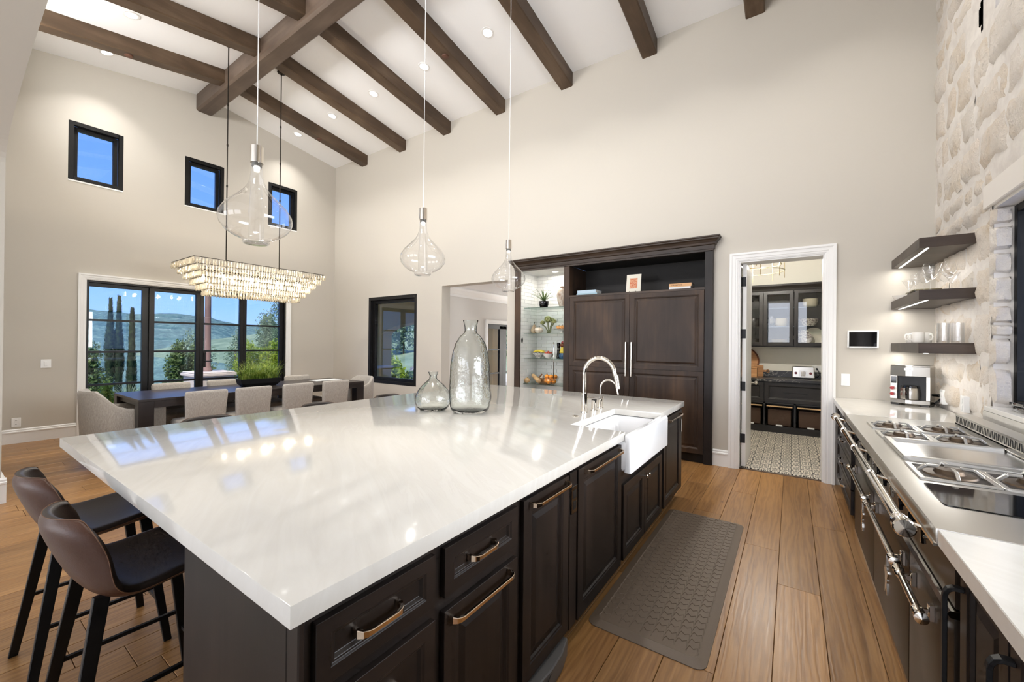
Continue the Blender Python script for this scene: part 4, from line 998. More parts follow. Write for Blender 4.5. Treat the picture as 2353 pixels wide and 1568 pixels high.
# ------------------------------------------------------------------ coffee maker
t = thing('coffee_maker', 'stainless steel coffee maker with two red knobs in the counter corner', 'coffee maker', (.925, 5.22, .915), math.radians(-22))
w, d, h = .135, .1, .37; w_cm = d
M['brush'] = plain('brushed_stainless', rgb(196, 192, 184), .28, metal=1)
front = [(-w, -d+.03), (-.02, -d-.01), (.02, -d-.01), (w, -d+.03), (w, d), (-w, d)]
def off(poly, k): return [(x*k, y*k) for x, y in poly]
mb = MB(); mb.prism(front, .27, h-.012, 'z'); mb.prism(off(front, .985), h-.012, h, 'z'); mb.build('head', M['brush'], t, bevel=.003, local=True)
mb = MB(); mb.prism(front, .018, .055, 'z'); 
mb.build('base', M['brush'], t, bevel=.003, local=True)
for x in (-.1, .1):
    mb = MB(); mb.box(x-.032, x+.032, -d+.03, d, 0, .018); mb.build('foot', M['darksteel'], t, bevel=.003, local=True)
mb = MB(); mb.box(w-.028, w, -d+.03, d, .055, .27); mb.box(-w, -w+.05, -d+.03, d, .055, .27); mb.build('column', M['brush'], t, bevel=.002, local=True)
mb = MB(); mb.box(-w+.05, w-.028, -d+.06, d, .055, .27); mb.build('cavity', plain('black_matte', rgb(14, 14, 15), .4), t, local=True)
mb = MB(); mb.box(-w+.006, -w+.044, -d+.024, -d+.031, .2, .262); mb.build('display', M['blackgloss'], t, bevel=.002, local=True)
for z in (.155, .1):
    mb = MB(); mb.cyl((-w+.024, -d+.03, z), (-w+.024, -d+.012, z), .021, n=18); b_ = mb.build('knob_collar', M['chrome'], t, local=True)
    mb = MB(); mb.cyl((-w+.024, -d+.012, z), (-w+.024, -d-.022, z), .0165, .015, 16); mb.build('knob', M['red'], b_, bevel=.002, local=True)
mb = MB(); mb.box(-.03, .03, -d-.013, -d-.009, .325, .343); bdg = mb.build('badge', M['whiteplastic'], t, local=True)
carafe = thing('carafe', 'steel thermal carafe with black lid and handle inside the coffee maker', 'carafe', (.925, 5.22, .972), math.radians(-22))
mb = MB(); mb.lathe([(.055, 0), (.066, .005), (.068, .05), (.064, .095), (.06, .105)], (.0, -.065, 0), 28); mb.build('flask', M['brush'], carafe, local=True)
mb = MB(); mb.lathe([(.06, .105), (.058, .125), (.04, .13), (.0005, .131)], (.0, -.065, 0), 28); mb.build('lid', M['blackgloss'], carafe, local=True)
mb = MB(); mb.tube([(.0, -.065-.06, .118), (.0, -.065-.085, .112), (.0, -.065-.09, .08), (0, -.065-.085, .02), (0, -.065-.07, .01)], .013, 8); mb.build('handle', M['blackgloss'], carafe, local=True)
t = thing('plug_cord', 'black plug and cord between the coffee maker and stone wall', 'cord', (1.08, 5.1, .94))
mb = MB(); mb.tube([(0, .12, -.0), (.005, .05, .0), (-.02, -.0, .02), (.0, -.03, .05), (.02, -.04, .08)], .012, 8); mb.tube([(-.03, .05, .085), (.03, -.03, .09)], .014, 8); mb.build('cord', M['blackgloss'], t, local=True)
for k, (yy, nm) in enumerate(((5.06, 'beside the coffee maker plug'), (4.53, 'nearer the window sill'))):
    t = thing('stone_outlet', 'white outlet plate set into the stone wall, ' + nm, 'outlet', (XR-.03, yy, 1.02), group='outlets in the stone wall')
    mb = MB(); mb.box(-.004, .03, -.04, .04, -.062, .062); mb.build('cover_plate', M['whiteplastic'], t, bevel=.003, local=True)
    for s in (-1, 1):
        mb = MB(); mb.box(-.007, -.004, -.017, .017, s*.026-.019, s*.026+.019); mb.build('receptacle', M['whiteplastic'], t, bevel=.002, local=True)

# ------------------------------------------------------------------ glassware and mugs on the shelves
def wineglass(x, y, z, h, r, label, flare=0):
    t = thing('wine_glass', label, 'glass', (x, y, z+.001), group='stemware on the middle shelf')
    b0 = h*.46
    prof = [(.0005, .004), (r*.85, .002), (r*.86, .0), (r*.8, .006), (.006, .009), (.0045, .02), (.0045, b0*.9), (.01, b0)]
    mb = MB(); mb.lathe(prof, n=20); mb.build('stem', M['wineglass'], t, local=True)
    if flare: bowl = [(.008, b0), (r*.35, b0+.01), (r*.9, b0+(h-b0)*.6), (r*1.35, h)]
    else: bowl = [(.008, b0), (r*.5, b0+.012), (r*.95, b0+(h-b0)*.35), (r, b0+(h-b0)*.55), (r*.9, b0+(h-b0)*.8), (r*.76, h)]
    mb = MB(); mb.lathe(bowl, n=24); mb.build('bowl', M['wineglass'], t, local=True)
for x, y, h, r, l, fl in ((.90, 4.50, .215, .05, 'large clear wine glass at the front of the middle shelf', 0), (.93, 4.66, .215, .05, 'clear wine glass just behind the front glass', 0), (.93, 4.84, .21, .048, 'third clear wine glass in the row on the middle shelf', 0),
                      (1.01, 4.56, .225, .046, 'clear wine glass nearest the stone wall', 0), (1.045, 4.80, .21, .046, 'clear wine glass against the stone wall further back', 0), (.865, 4.78, .175, .035, 'slim clear flute glass at the shelf edge', 0), (1.05, 4.65, .15, .036, 'flared clear martini glass by the stone wall', 1), (.86, 4.98, .15, .04, 'low flared coupe glass near the back wall', 1)):
    wineglass(x, y, 1.9, h, r, l, fl)
t = thing('serving_tray', 'low olive metal tray stand behind the wine glasses', 'tray', (.98, 5.2, 1.9))
mb = MB(); mb.box(-.08, .1, -.16, .16, .06, .072); mb.build('plate', plain('olive_bronze', rgb(120, 112, 84), .4, metal=.5), t, bevel=.003, local=True)
for sx in (-.065, .085):
    for sy in (-.13, .13):
        mb = MB(); mb.cyl((sx, sy, 0), (sx, sy, .06), .006, n=8); mb.build('leg', M['darksteel'], t, local=True)
t = thing('glass_bowl', 'small pale glass dish at the back of the middle shelf', 'bowl', (.87, 5.38, 1.901))
mb = MB(); mb.lathe([(.0005, .0), (.03, .0), (.05, .02), (.06, .05), (.057, .05), (.047, .022), (.0005, .006)], n=24); mb.build('dish', M['ceramic'], t, local=True)
def mug(x, y, label, rz):
    t = thing('white_mug', label, 'mug', (x, y, 1.4895), rz, 'white mugs on the lowest shelf')
    mb = MB(); mb.lathe([(.0005, 0), (.034, 0), (.038, .004), (.042, .03), (.042, .088), (.039, .088), (.038, .03), (.034, .008), (.0005, .007)], n=24); mb.build('cup', M['ceramic'], t, local=True)
    mb = MB(); mb.tube([(.04, 0, .07), (.06, 0, .072), (.068, 0, .05), (.06, 0, .026), (.04, 0, .022)], .006, 8); mb.build('handle', M['ceramic'], t, local=True)
mug(.87, 4.72, 'white mug at the front of the lowest shelf with its handle toward the aisle', math.radians(200))
mug(.87, 4.90, 'second white mug behind the front one on the lowest shelf', math.radians(215))
mug(.93, 4.80, 'white mug beside the row of tumblers', math.radians(-60))
k = 0
for x, y in ((.965, 4.47), (1.045, 4.47), (.985, 4.555), (1.06, 4.56), (1.0, 4.65), (1.065, 4.66)):
    t = thing('tumbler', 'tall clear ribbed tumbler on the lowest shelf, ' + ['front left of six', 'front right by the stone wall', 'second row left', 'second row by the stone wall', 'third row left', 'third row by the stone wall'][k], 'glass', (x, y, 1.4895), group='tall tumblers on the lowest shelf'); k += 1
    mb = MB(); mb.lathe([(.0005, .001), (.031, .001), (.034, .006), (.036, .155), (.0345, .155), (.0325, .014), (.0005, .012)], n=36, wob=lambda a, z: 1+.018*math.sin(9*a)); mb.build('tumbler_body', M['wineglass'], t, local=True)
# ------------------------------------------------------------------ bar stools (one leather shell, four black legs)
def bar_stool():
    t = thing('bar_stool', 'stool', 'stool')
    prof = [(.225, .6), (.222, .63), (.16, .645), (.06, .632), (-.03, .622), (-.09, .63), (-.13, .655), (-.155, .7), (-.178, .76), (-.2, .82), (-.215, .862), (-.222, .876)]
    half = [.185, .205, .215, .222, .228, .23, .228, .22, .206, .188, .165, .145]
    n = 12; inner = []
    for k, ((y, z), h) in enumerate(zip(prof, half)):
        row = []; f = min(1, max(0, (k-4)/4)); dip = 0
        for i in range(n+1):
            s = -1+2*i/n; a = abs(s)
            yy = y + f*.06*a**2.2; zz = z + (1-f)*.016*a**2.5 - (.022*a**3 if k >= 10 else 0)
            row.append(Vector((s*h, yy, zz)))
        inner.append(row)
    K = len(inner)
    def normal(k, i):
        du = inner[k][min(i+1, n)]-inner[k][max(i-1, 0)]; dv = inner[min(k+1, K-1)][i]-inner[max(k-1, 0)][i]
        q = du.cross(dv); return q.normalized() if q.length > 1e-9 else Vector((0, 0, 1))
    th = .048
    outer = [[inner[k][i] + normal(k, i)*th*(.6 if i in (0, n) or k in (0, K-1) else .9 if i in (1, n-1) or k in (1, K-2) else 1) for i in range(n+1)] for k in range(K)]
    mid = inner[6][n//2]; o6 = outer[6][n//2]
    if (o6-mid).y > 0: outer = [[inner[k][i]*2-outer[k][i] for i in range(n+1)] for k in range(K)]
    def grid(rows):
        mb = MB(); mb.add([p for r in rows for p in r], [(k*(n+1)+i, k*(n+1)+i+1, (k+1)*(n+1)+i+1, (k+1)*(n+1)+i) for k in range(len(rows)-1) for i in range(n)], True); return mb
    edge = [inner[k][0] for k in range(K)] + inner[K-1][1:] + [inner[k][n] for k in range(K-2, -1, -1)] + inner[0][n-1:0:-1]
    eout = [outer[k][0] for k in range(K)] + outer[K-1][1:] + [outer[k][n] for k in range(K-2, -1, -1)] + outer[0][n-1:0:-1]
    E = len(edge)
    ein = [inner[k][1] for k in range(K)] + [inner[K-2][i] for i in range(1, n+1)] + [inner[k][n-1] for k in range(K-2, -1, -1)] + [inner[1][i] for i in range(n-1, 0, -1)]
    bul = []
    for p, q, r_ in zip(edge, eout, ein):
        o_ = (p-r_); o_ = o_.normalized() if o_.length > 1e-6 else Vector((0, 0, 1)); bul.append((p*.7+q*.3+o_*.011, p*.3+q*.7+o_*.012))
    mb = grid(outer); mb.add(eout+[b for a, b in bul], [(i, (i+1) % E, E+(i+1) % E, E+i) for i in range(E)], True)
    o = mb.build('shell', M['leather'], t, local=True, angle=80); o.modifiers.new('smooth', 'SUBSURF').levels = 2; o.modifiers['smooth'].render_levels = 2
    mb = grid(inner); mb.add(edge+[a for a, b in bul], [(i, (i+1) % E, E+(i+1) % E, E+i) for i in range(E)], True); mb.add([a for a, b in bul]+[b for a, b in bul], [(i, (i+1) % E, E+(i+1) % E, E+i) for i in range(E)], True)
    o = mb.build('seat_pad', M['leatherseat'], t, local=True, angle=80); o.modifiers.new('smooth', 'SUBSURF').levels = 2; o.modifiers['smooth'].render_levels = 2
    pp = [b for a, b in bul]
    for _ in range(2): pp = [q for a, b in zip(pp, pp[1:]+pp[:1]) for q in (a*.75+b*.25, a*.25+b*.75)]
    mb = MB(); mb.tube(pp, .0016, 5, False, True, True)
    mb.build('piping', M['stitch'], t, local=True)
    tops = [(-.15, -.13), (.15, -.13), (-.15, .14), (.15, .14)]; feet = [(-.225, -.225), (.225, -.225), (-.215, .215), (.215, .215)]
    P = lambda i, z: Vector((tops[i][0]+(feet[i][0]-tops[i][0])*(1-z/.61), tops[i][1]+(feet[i][1]-tops[i][1])*(1-z/.61), z))
    for i in range(4):
        mb = MB(); a, b = P(i, .612), P(i, 0); rings = []
        for p, w in ((a, .021), (b, .015)):
            rings.append([p+Vector((sx*w*.55, sy*w, 0)) for sx, sy in ((-1, -1), (1, -1), (1, 1), (-1, 1))])
        mb.loft(rings, True, True, False); mb.build('leg', M['blackmetal'], t, bevel=.002, local=True)
    for i, k, z in ((0, 2, .27), (1, 3, .27), (2, 3, .19)):
        mb = MB(); mb.bar(P(i, z), P(k, z), .014, .014); mb.build('foot_rail', M['blackmetal'], t, local=True)
    mb = MB(); mb.box(-.14, .14, -.12, .13, .596, .61); mb.build('seat_plate', M['blackmetal'], t, local=True)
    return t
st0 = bar_stool()
STOOLS = [(-2.02, .475, 0, 'brown leather bar stool at the near end of the island, closest to the corner pier'), (-2.70, .475, 0, 'brown leather bar stool at the near end of the island, closest to the arch pier'),
          (-3.42, 1.22, -90, 'bar stool behind the island whose back edge peeks up, nearest the arch'), (-3.42, 2.08, -90, 'bar stool behind the island peeking up in the middle of the back edge'), (-3.42, 2.86, -90, 'bar stool behind the island peeking up near the glass bottle')]
for i, (x, y, r, l) in enumerate(STOOLS):
    s = st0 if i == 0 else copy_tree(st0)
    s.location = (x, y, 0); s.rotation_euler = (0, 0, math.radians(r)); s['label'] = l; s['group'] = 'bar stools at the island'

# ------------------------------------------------------------------ dining table and chairs
def fabric(name, c):
    m, nt, b = newmat(name); v = coords(nt, (1, 1, 1), 1.0)
    n1 = noise(nt, nd(nt, 'ShaderNodeMapping', ins={'Vector': v, 'Scale': (260, 260, 30)}).outputs[0], 1, 3, .6)
    n2 = noise(nt, nd(nt, 'ShaderNodeMapping', ins={'Vector': v, 'Scale': (60, 60, 500)}).outputs[0], 1, 2, .6)
    f = mixc(nt, .4, n1, n2); k = ramp(nt, f, [(.3, tuple(q*.6 for q in c[:3])+(1,)), (.55, c), (.75, tuple(min(1, q*1.4) for q in c[:3])+(1,))])
    nt.links.new(k, b.inputs['Base Color']); b.inputs['Roughness'].default_value = .95; b.inputs['Specular IOR Level'].default_value = .15
    b.inputs['Sheen Weight'].default_value = .3; bump(nt, b, f, .5, .002); return m
M['linen'] = fabric('grey_linen', rgb(172, 165, 156))
TX0, TX1, TY0, TY1, TZ = -7.22, -6.16, 1.42, 4.40, .755
t = thing('dining_table', 'long dark wooden dining table with square legs before the glass doors', 'table', (-6.69, 2.9, 0))
mb = MB(); mb.box(TX0, TX1, TY0, TY1, TZ-.03, TZ); mb.build('tabletop', M['tablewood'], t, bevel=.003)
mb = MB(); mb.box(TX0+.0, TX0+.04, TY0+.14, TY1-.14, TZ-.105, TZ-.03); mb.box(TX1-.04, TX1, TY0+.14, TY1-.14, TZ-.105, TZ-.03); mb.box(TX0+.1, TX1-.1, TY0+.03, TY0+.07, TZ-.09, TZ-.03); mb.box(TX0+.1, TX1-.1, TY1-.07, TY1-.03, TZ-.09, TZ-.03); mb.build('apron', M['tablewood'], t)
for x in (TX0, TX1-.14):
    for y in (TY0, TY1-.14):
        mb = MB(); mb.box(x, x+.14, y, y+.14, 0, TZ-.03); mb.build('leg', M['tablewood'], t, bevel=.003)
def dining_chair():
    t = thing('dining_chair', 'chair', 'chair')
    mb = MB(); R = [rr(-.2, .2, -.235, -.165, .36, .03), rr(-.21, .21, -.25, -.175, .6, .03), rr(-.222, .222, -.268, -.2, .8, .03), rr(-.215, .215, -.264, -.206, .826, .026), rr(-.2, .2, -.255, -.215, .834, .018)]
    mb.loft(R, True, True, True); mb.build('backrest', M['linen'], t, local=True, angle=50)
    mb = MB(); R = [rr(-.215, .215, -.2, .26, .33, .05), rr(-.225, .225, -.2, .27, .36, .05), rr(-.225, .225, -.2, .27, .44, .05), rr(-.21, .21, -.19, .255, .465, .05), rr(-.15, .15, -.15, .2, .475, .05)]
    mb.loft(R, True, True, True); mb.build('seat', M['linen'], t, local=True, angle=50)
    for x in (-.185, .185):
        for y in (-.19, .22):
            mb = MB(); mb.loft([rr(x-.022, x+.022, y-.022, y+.022, .34, .004, 1), rr(x-.014, x+.014, y-.014, y+.014, 0, .004, 1)], True, True, False); mb.build('leg', M['tablewood'], t, local=True)
    return t
ch0 = dining_chair()
CH = [(-6.12, y, 90, f'grey linen dining chair on the island side of the table, {n} from the armchair') for y, n in ((1.99, 'first'), (2.52, 'second'), (3.11, 'third'), (3.70, 'fourth'))]
CH += [(-7.05, y, -90, f'grey linen dining chair on the window side of the table, {n} from the armchair') for y, n in ((2.03, 'first'), (2.68, 'second'), (3.26, 'third'), (3.82, 'fourth'))]
for i, (x, y, r, l) in enumerate(CH):
    c = ch0 if i == 0 else copy_tree(ch0)
    c.location = (x, y, 0); c.rotation_euler = (0, 0, math.radians(r)); c['label'] = l; c['group'] = 'grey linen dining chairs'
def armchair(label, loc, rz, hb, seed=0):
    t = thing('dining_armchair', label, 'armchair', loc, rz, 'armchairs at the table ends')
    # u shaped shell: left arm, curved back, right arm, with falling height
    path = []; w = .31
    for k in range(6): path.append((-w, .36-k*.085))
    for k in range(1, 12):
        a = PI+PI*k/12; path.append((w*math.cos(a), -.065+.22*math.sin(a)))
    for k in range(6): path.append((w, -.065+k*.085))
    n = len(path); rings = []
    for i, (x, y) in enumerate(path):
        q = abs(i-(n-1)/2)/((n-1)/2)                      # 0 at the back, 1 at the arm fronts
        top = .635+(hb-.635)*(1 if q < .3 else max(0, 1-((q-.3)/.38))**1.6)
        a, b = path[max(i-1, 0)], path[min(i+1, n-1)]; tx, ty = b[0]-a[0], b[1]-a[1]; L = math.hypot(tx, ty); nx, ny = ty/L, -tx/L
        th = .035; lean = .05*(1-q)
        R = []
        for s, z in ((1, .2), (1, top-.03), (.5, top), (-.5, top), (-1, top-.03), (-1, .2)):
            R.append((x+nx*th*s+nx*lean*(z-.4), y+ny*th*s+ny*lean*(z-.4), z))
        rings.append(R)
    mb = MB(); mb.loft(rings, True, True, True); mb.build('shell', M['linen'], t, local=True, angle=45)
    mb = MB(); mb.loft([rr(-.275, .275, -.2, .37, .22, .05), rr(-.275, .275, -.2, .37, .44, .05), rr(-.25, .25, -.18, .345, .47, .05)], True, True, True); mb.build('seat', M['linen'], t, local=True, angle=50)
    for x in (-.25, .25):
        for y in (-.16, .3):
            mb = MB(); mb.cyl((x, y, .22), (x*1.05, y*1.1, 0), .02, .012, 10); mb.build('leg', M['tablewood'], t, local=True)
    return t
armchair('grey linen armchair with sloping arms at the left end of the table', (-6.66, 1.35, 0), 0, .86)
armchair('grey linen armchair at the far end of the table near the back window', (-6.72, 4.58, 0), PI, .79)
# planter and paper on the table
t = thing('planter_trough', 'black trough planter of green grass in the middle of the table', 'planter', (-6.69, 2.93, TZ))
mb = MB(); mb.loft([rr(-.07, .07, -.22, .22, 0, .02), rr(-.1, .1, -.27, .27, .05, .02), rr(-.11, .11, -.285, .285, .12, .02), rr(-.1, .1, -.275, .275, .12, .02), rr(-.095, .095, -.265, .265, .1, .02)], True, True, False); mb.build('trough', M['blackmetal'], t, local=True)
mb = MB(); rg = random.Random(5)
for k in range(520):
    x, y = rg.uniform(-.08, .08), rg.uniform(-.26, .26); a = rg.uniform(0, 2*PI); L = rg.uniform(.2, .4); bend = rg.uniform(.4, 2.0); w = rg.uniform(.003, .006)
    dx, dy = math.cos(a), math.sin(a); px, py = -dy, dx; pts = []; ang = rg.uniform(.05, .35); p = Vector((x, y, .1))
    vs = []
    for s in range(6):
        ww = w*(1-s/5.3); vs += [(p.x-px*ww, p.y-py*ww, p.z), (p.x+px*ww, p.y+py*ww, p.z)]
        p = p+Vector((dx*math.sin(ang), dy*math.sin(ang), math.cos(ang)))*L/5; ang += bend*.28
    mb.add(vs, [(2*s, 2*s+1, 2*s+3, 2*s+2) for s in range(5)], True)
def leafmat(name, c0, c1, c2, tr=.25, rough=.5):
    m, nt, b = newmat(name); out = nt.nodes['Material Output']
    v = coords(nt); n1 = noise(nt, v, 11, 2, .5); c = ramp(nt, n1, [(.3, c0), (.5, c1), (.7, c2)])
    nt.links.new(c, b.inputs['Base Color']); b.inputs['Roughness'].default_value = rough
    tl = nd(nt, 'ShaderNodeBsdfTranslucent', ins={'Color': c}); mx = nd(nt, 'ShaderNodeMixShader', ins={0: tr, 1: b.outputs[0], 2: tl.outputs[0]})
    nt.links.new(mx.outputs[0], out.inputs[0]); return m
M['grass'] = leafmat('lily_turf', rgb(72, 100, 26), rgb(118, 144, 46), rgb(176, 184, 92))
o = mb.build('grass_blades', M['grass'], t, local=True); o['kind'] = 'stuff'
t = thing('paper_sheet', 'white sheet lying on the far part of the dining table', 'paper', (-6.85, 4.1, TZ))
mb = MB(); mb.box(-.13, .13, -.24, .24, .0005, .004); mb.build('sheet', M['whiteplastic'], t, local=True)

# ------------------------------------------------------------------ crystal chandelier over the table
def crystalmat():
    m, nt, b = newmat('amber_crystal'); out = nt.nodes['Material Output']
    tr = nd(nt, 'ShaderNodeBsdfTransparent', ins={'Color': (1, .98, .93, 1)}); gl = nd(nt, 'ShaderNodeBsdfGlossy', ins={'Color': (1, .97, .9, 1), 'Roughness': .05})
    tl = nd(nt, 'ShaderNodeBsdfTranslucent', ins={'Color': (1, .95, .86, 1)}); fr = nd(nt, 'ShaderNodeFresnel', ins={'IOR': 1.6})
    m1 = nd(nt, 'ShaderNodeMixShader', ins={0: .38, 1: tr.outputs[0], 2: tl.outputs[0]})
    m2 = nd(nt, 'ShaderNodeMixShader', ins={0: math_(nt, 'ADD', fr.outputs[0], .08), 1: m1.outputs[0], 2: gl.outputs[0]})
    nt.links.new(m2.outputs[0], out.inputs[0]); nt.nodes.remove(b); return m
M['crystal'] = crystalmat()
CX, CY, CZ = -6.85, 2.915, 2.55
t = thing('chandelier', 'long tiered crystal chandelier hanging above the dining table', 'chandelier', (CX, CY, CZ))
me = None; mb = MB(); drop = [(0, .0), (.004, -.01), (.011, -.035), (.0145, -.062), (.011, -.082), (.0, -.094)]
mb.lathe([(max(r, .0006), z) for r, z in drop], n=6, smooth=False); me = mb.mesh('crystal'); me.materials.append(M['crystal'])
spots = []; frames = []
for k in range(6):
    hx_, hy_, z = .415-.056*k, .905-.055*k, -.076*k
    frames.append([(-hx_, -hy_, z), (hx_, -hy_, z), (hx_, hy_, z), (-hx_, hy_, z)])
    for sgn in (1, -1):
        n = int(2*hy_/.036)
        for i in range(n+1): spots.append((sgn*hx_, -hy_+2*hy_*i/n, z, 0 if sgn > 0 else 2))
        n = int(2*hx_/.036)
        for i in range(1, n): spots.append((-hx_+2*hx_*i/n, sgn*hy_, z, 1 if sgn < 0 else 3))
spots.sort(key=lambda s: (s[3], -s[2]))
rest = MB()
for i, (x, y, z, sd_) in enumerate(spots):
    rot = random.uniform(0, PI)
    if i < 300:
        o = link(bpy.data.objects.new('crystal', me), t, (x, y, z)); o.rotation_euler = (random.uniform(-.06, .06), random.uniform(-.06, .06), rot)
    else:
        s0 = len(rest.v); rest.lathe([(max(r, .0006), zz) for r, zz in drop], (0, 0, 0), 6, smooth=False); rest.xf(Matrix.Translation((x, y, z)) @ Matrix.Rotation(rot, 4, 'Z'), s0)
o = rest.build('far_crystals', M['crystal'], t, local=True); o['kind'] = 'stuff'
M['bronze'] = plain('dark_bronze', rgb(44, 38, 32), .4, metal=.7)
for k, f in enumerate(frames):
    mb = MB()
    for a, b in zip(f, f[1:]+f[:1]): mb.bar(a, b, .005, .008)
    mb.build('frame', M['bronze'], t, local=True)
for s, yc in ((-1, 2.53), (1, 3.28)):
    zt = ZR-.146*(yc-YR) if yc > YR else ZR-.17*(YR-yc)
    yy = yc-CY; mb = MB(); mb.cyl((0, yy, -.1), (0, yy, zt-CZ-.03), .0075, n=10)
    for q in (.55, 1.15, 1.75, 2.35): mb.cyl((0, yy, q), (0, yy, q+.03), .012, n=10)
    mb.build('rod', M['bronze'], t, local=True)
    mb = MB(); mb.lathe([(.0005, -.03), (.02, -.028), (.055, -.015), (.062, -.0)], (0, yy, zt-CZ), 24); mb.build('canopy', M['bronze'], t, local=True)
mb = MB(); mb.bar((0, -.7, -.1), (0, .7, -.1), .012, .02); mb.build('spine', M['bronze'], t, local=True)
for i in range(8):
    y = -.63+i*.18; x = .13 if i % 2 else -.1
    mb = MB(); mb.cyl((0, y, -.1), (x, y, -.13), .004, n=6); mb.cyl((x, y, -.13), (x, y, -.16), .01, n=10); sk = mb.build('socket', M['bronze'], t, local=True)
    mb = MB(); mb.lathe([(.009, 0), (.013, -.02), (.02, -.05), (.016, -.075), (.0005, -.085)], (x, y, -.16), 12); mb.build('bulb', M['bulb'], sk, local=True)
    if i % 2: light('POINT', 'chandelier_bulb', (CX+x*.5, CY+y, CZ-.2), 12, (1, .9, .74), shadow_soft_size=.03)

# ------------------------------------------------------------------ glass pendants over the island
def pendant(y, label):
    t = thing('glass_pendant', label, 'pendant light', (-2.06, y, 1.905), group='glass pendants above the island')
    prof = [(.05, .0), (.055, .008), (.053, .018), (.062, .024), (.088, .034), (.12, .055), (.143, .083), (.151, .112), (.146, .14), (.124, .175), (.092, .208), (.062, .238), (.042, .265), (.03, .295), (.025, .33), (.023, .375)]
    mb = MB(); mb.lathe(prof, n=48); mb.build('glass_shade', M['pendant'], t, local=True, angle=80)
    mb = MB(); mb.lathe([(.0005, -.001), (.047, .001), (.05, .006), (.03, .012), (.0005, .012)], n=32); mb.build('base_lens', M['wineglass'], t, local=True)
    mb = MB(); mb.lathe([(.022, .36), (.022, .31), (.024, .25), (.03, .15), (.03, .03)], n=24); mb.build('inner_tube', M['pendant'], t, local=True)
    mb = MB(); mb.lathe([(.0005, .378), (.0265, .378), (.0265, .456), (.0005, .456)], n=28); mb.build('socket_cap', M['chrome'], t, local=True)
    mb = MB(); mb.lathe([(.02, .378), (.021, .362), (.012, .36), (.0005, .36)], n=20); mb.build('lamp', plain('lamp_body', rgb(120, 118, 114), .3, metal=.8), t, local=True)
    mb = MB(); mb.lathe([(.0005, .352), (.012, .353), (.013, .36)], n=16); mb.build('led', M['led'], t, local=True)
    zt = ZR-.146*(y-YR) if y > YR else ZR-.17*(YR-y)
    if 2.757 < y < 3.01: zt = 5.555
    mb = MB(); mb.cyl((0, 0, .456), (0, 0, zt-1.905), .0024, n=8); mb.build('cord', plain('white_cord', rgb(232, 230, 226), .5), t, local=True)
    mb = MB(); mb.cyl((0, 0, zt-1.905-.03), (0, 0, zt-1.905), .05, n=24); mb.build('canopy', M['whiteplastic'], t, local=True)
    light('SPOT', 'pendant_lamp', (-2.06, y, 2.24), 14, (1, .93, .82), aim=(-2.06, y, 0), spot_size=math.radians(75), spot_blend=.6, shadow_soft_size=.02)
pendant(.881, 'clear glass pendant lamp above the island, largest and nearest of three')
pendant(1.921, 'clear glass pendant lamp above the island, middle of three')
pendant(2.93, 'clear glass pendant lamp above the island, farthest by the dark cabinet')

# ------------------------------------------------------------------ glass bottles on the island
def vaseglass():
    m, nt, b = newmat('recycled_glass'); out = nt.nodes['Material Output']; nt.nodes.remove(b)
    h = noise(nt, coords(nt), 14, 3, .5); bm = nd(nt, 'ShaderNodeBump', ins={'Height': h, 'Strength': .35, 'Distance': .02})
    rf = nd(nt, 'ShaderNodeBsdfRefraction', ins={'Color': (.985, 1, .993, 1), 'IOR': 1.12, 'Normal': bm.outputs[0]}); gl = nd(nt, 'ShaderNodeBsdfGlossy', ins={'Roughness': .0, 'Normal': bm.outputs[0]})
    lw = nd(nt, 'ShaderNodeLayerWeight', ins={'Blend': .5, 'Normal': bm.outputs[0]})
    f = math_(nt, 'ADD', .05, math_(nt, 'MULTIPLY', math_(nt, 'POWER', lw.outputs['Facing'], 4), .6))
    nt.links.new(nd(nt, 'ShaderNodeMixShader', ins={0: f, 1: rf.outputs[0], 2: gl.outputs[0]}).outputs[0], out.inputs[0]); return m
M['vase'] = vaseglass()
def bottle(name, label, loc, prof, inner, wob, rz=0):
    t = thing(name, label, 'vase', loc, rz)
    mb = MB(); full = prof + [(prof[-1][0]-.005, prof[-1][1])] + inner
    mb.lathe(full, n=40, wob=wob); mb.build('glass_body', M['vase'], t, local=True, angle=80)
    return t
def wob1(a, z):
    k = max(0, min(1, (z-.02)/.1))*max(0, min(1, (.52-z)/.15))
    return 1+k*(.05*math.sin(2*a+9*z)+.06*mnoise.noise(Vector((2.2*math.cos(a), 2.2*math.sin(a), z*7))) - .14*math.exp(-((math.atan2(math.sin(a-4.9), math.cos(a-4.9)))/.35)**2)*math.exp(-((z-.2)/.14)**2))
bottle('glass_bottle', 'tall dented clear glass bottle on the island', (-2.055, 2.42, .9155),
       [(.0005, .002), (.08, .0), (.13, .006), (.148, .03), (.156, .12), (.158, .25), (.154, .36), (.142, .45), (.118, .53), (.085, .585), (.055, .61), (.046, .63), (.047, .655), (.054, .69), (.06, .712)],
       [(.05, .69), (.042, .655), (.04, .63), (.049, .606), (.08, .58), (.113, .525), (.137, .448), (.149, .36), (.153, .25), (.151, .12), (.142, .04), (.12, .022), (.0005, .018)], wob1)
def wob2(a, z):
    k = max(0, min(1, z/.05))*max(0, min(1, (.24-z)/.08)); return 1+k*(.03*math.sin(2*a+1)+.03*mnoise.noise(Vector((2*math.cos(a), 2*math.sin(a), z*8))))
bottle('round_bottle', 'squat round clear glass bottle beside the tall one', (-2.345, 2.31, .9155),
       [(.0005, .002), (.07, 0), (.1, .004), (.125, .03), (.138, .075), (.135, .11), (.115, .16), (.08, .205), (.045, .235), (.03, .25), (.029, .275), (.037, .298), (.041, .305)],
       [(.034, .298), (.024, .275), (.025, .25), (.04, .231), (.075, .2), (.11, .157), (.13, .11), (.133, .076), (.12, .035), (.1, .018), (.0005, .014)], wob2)
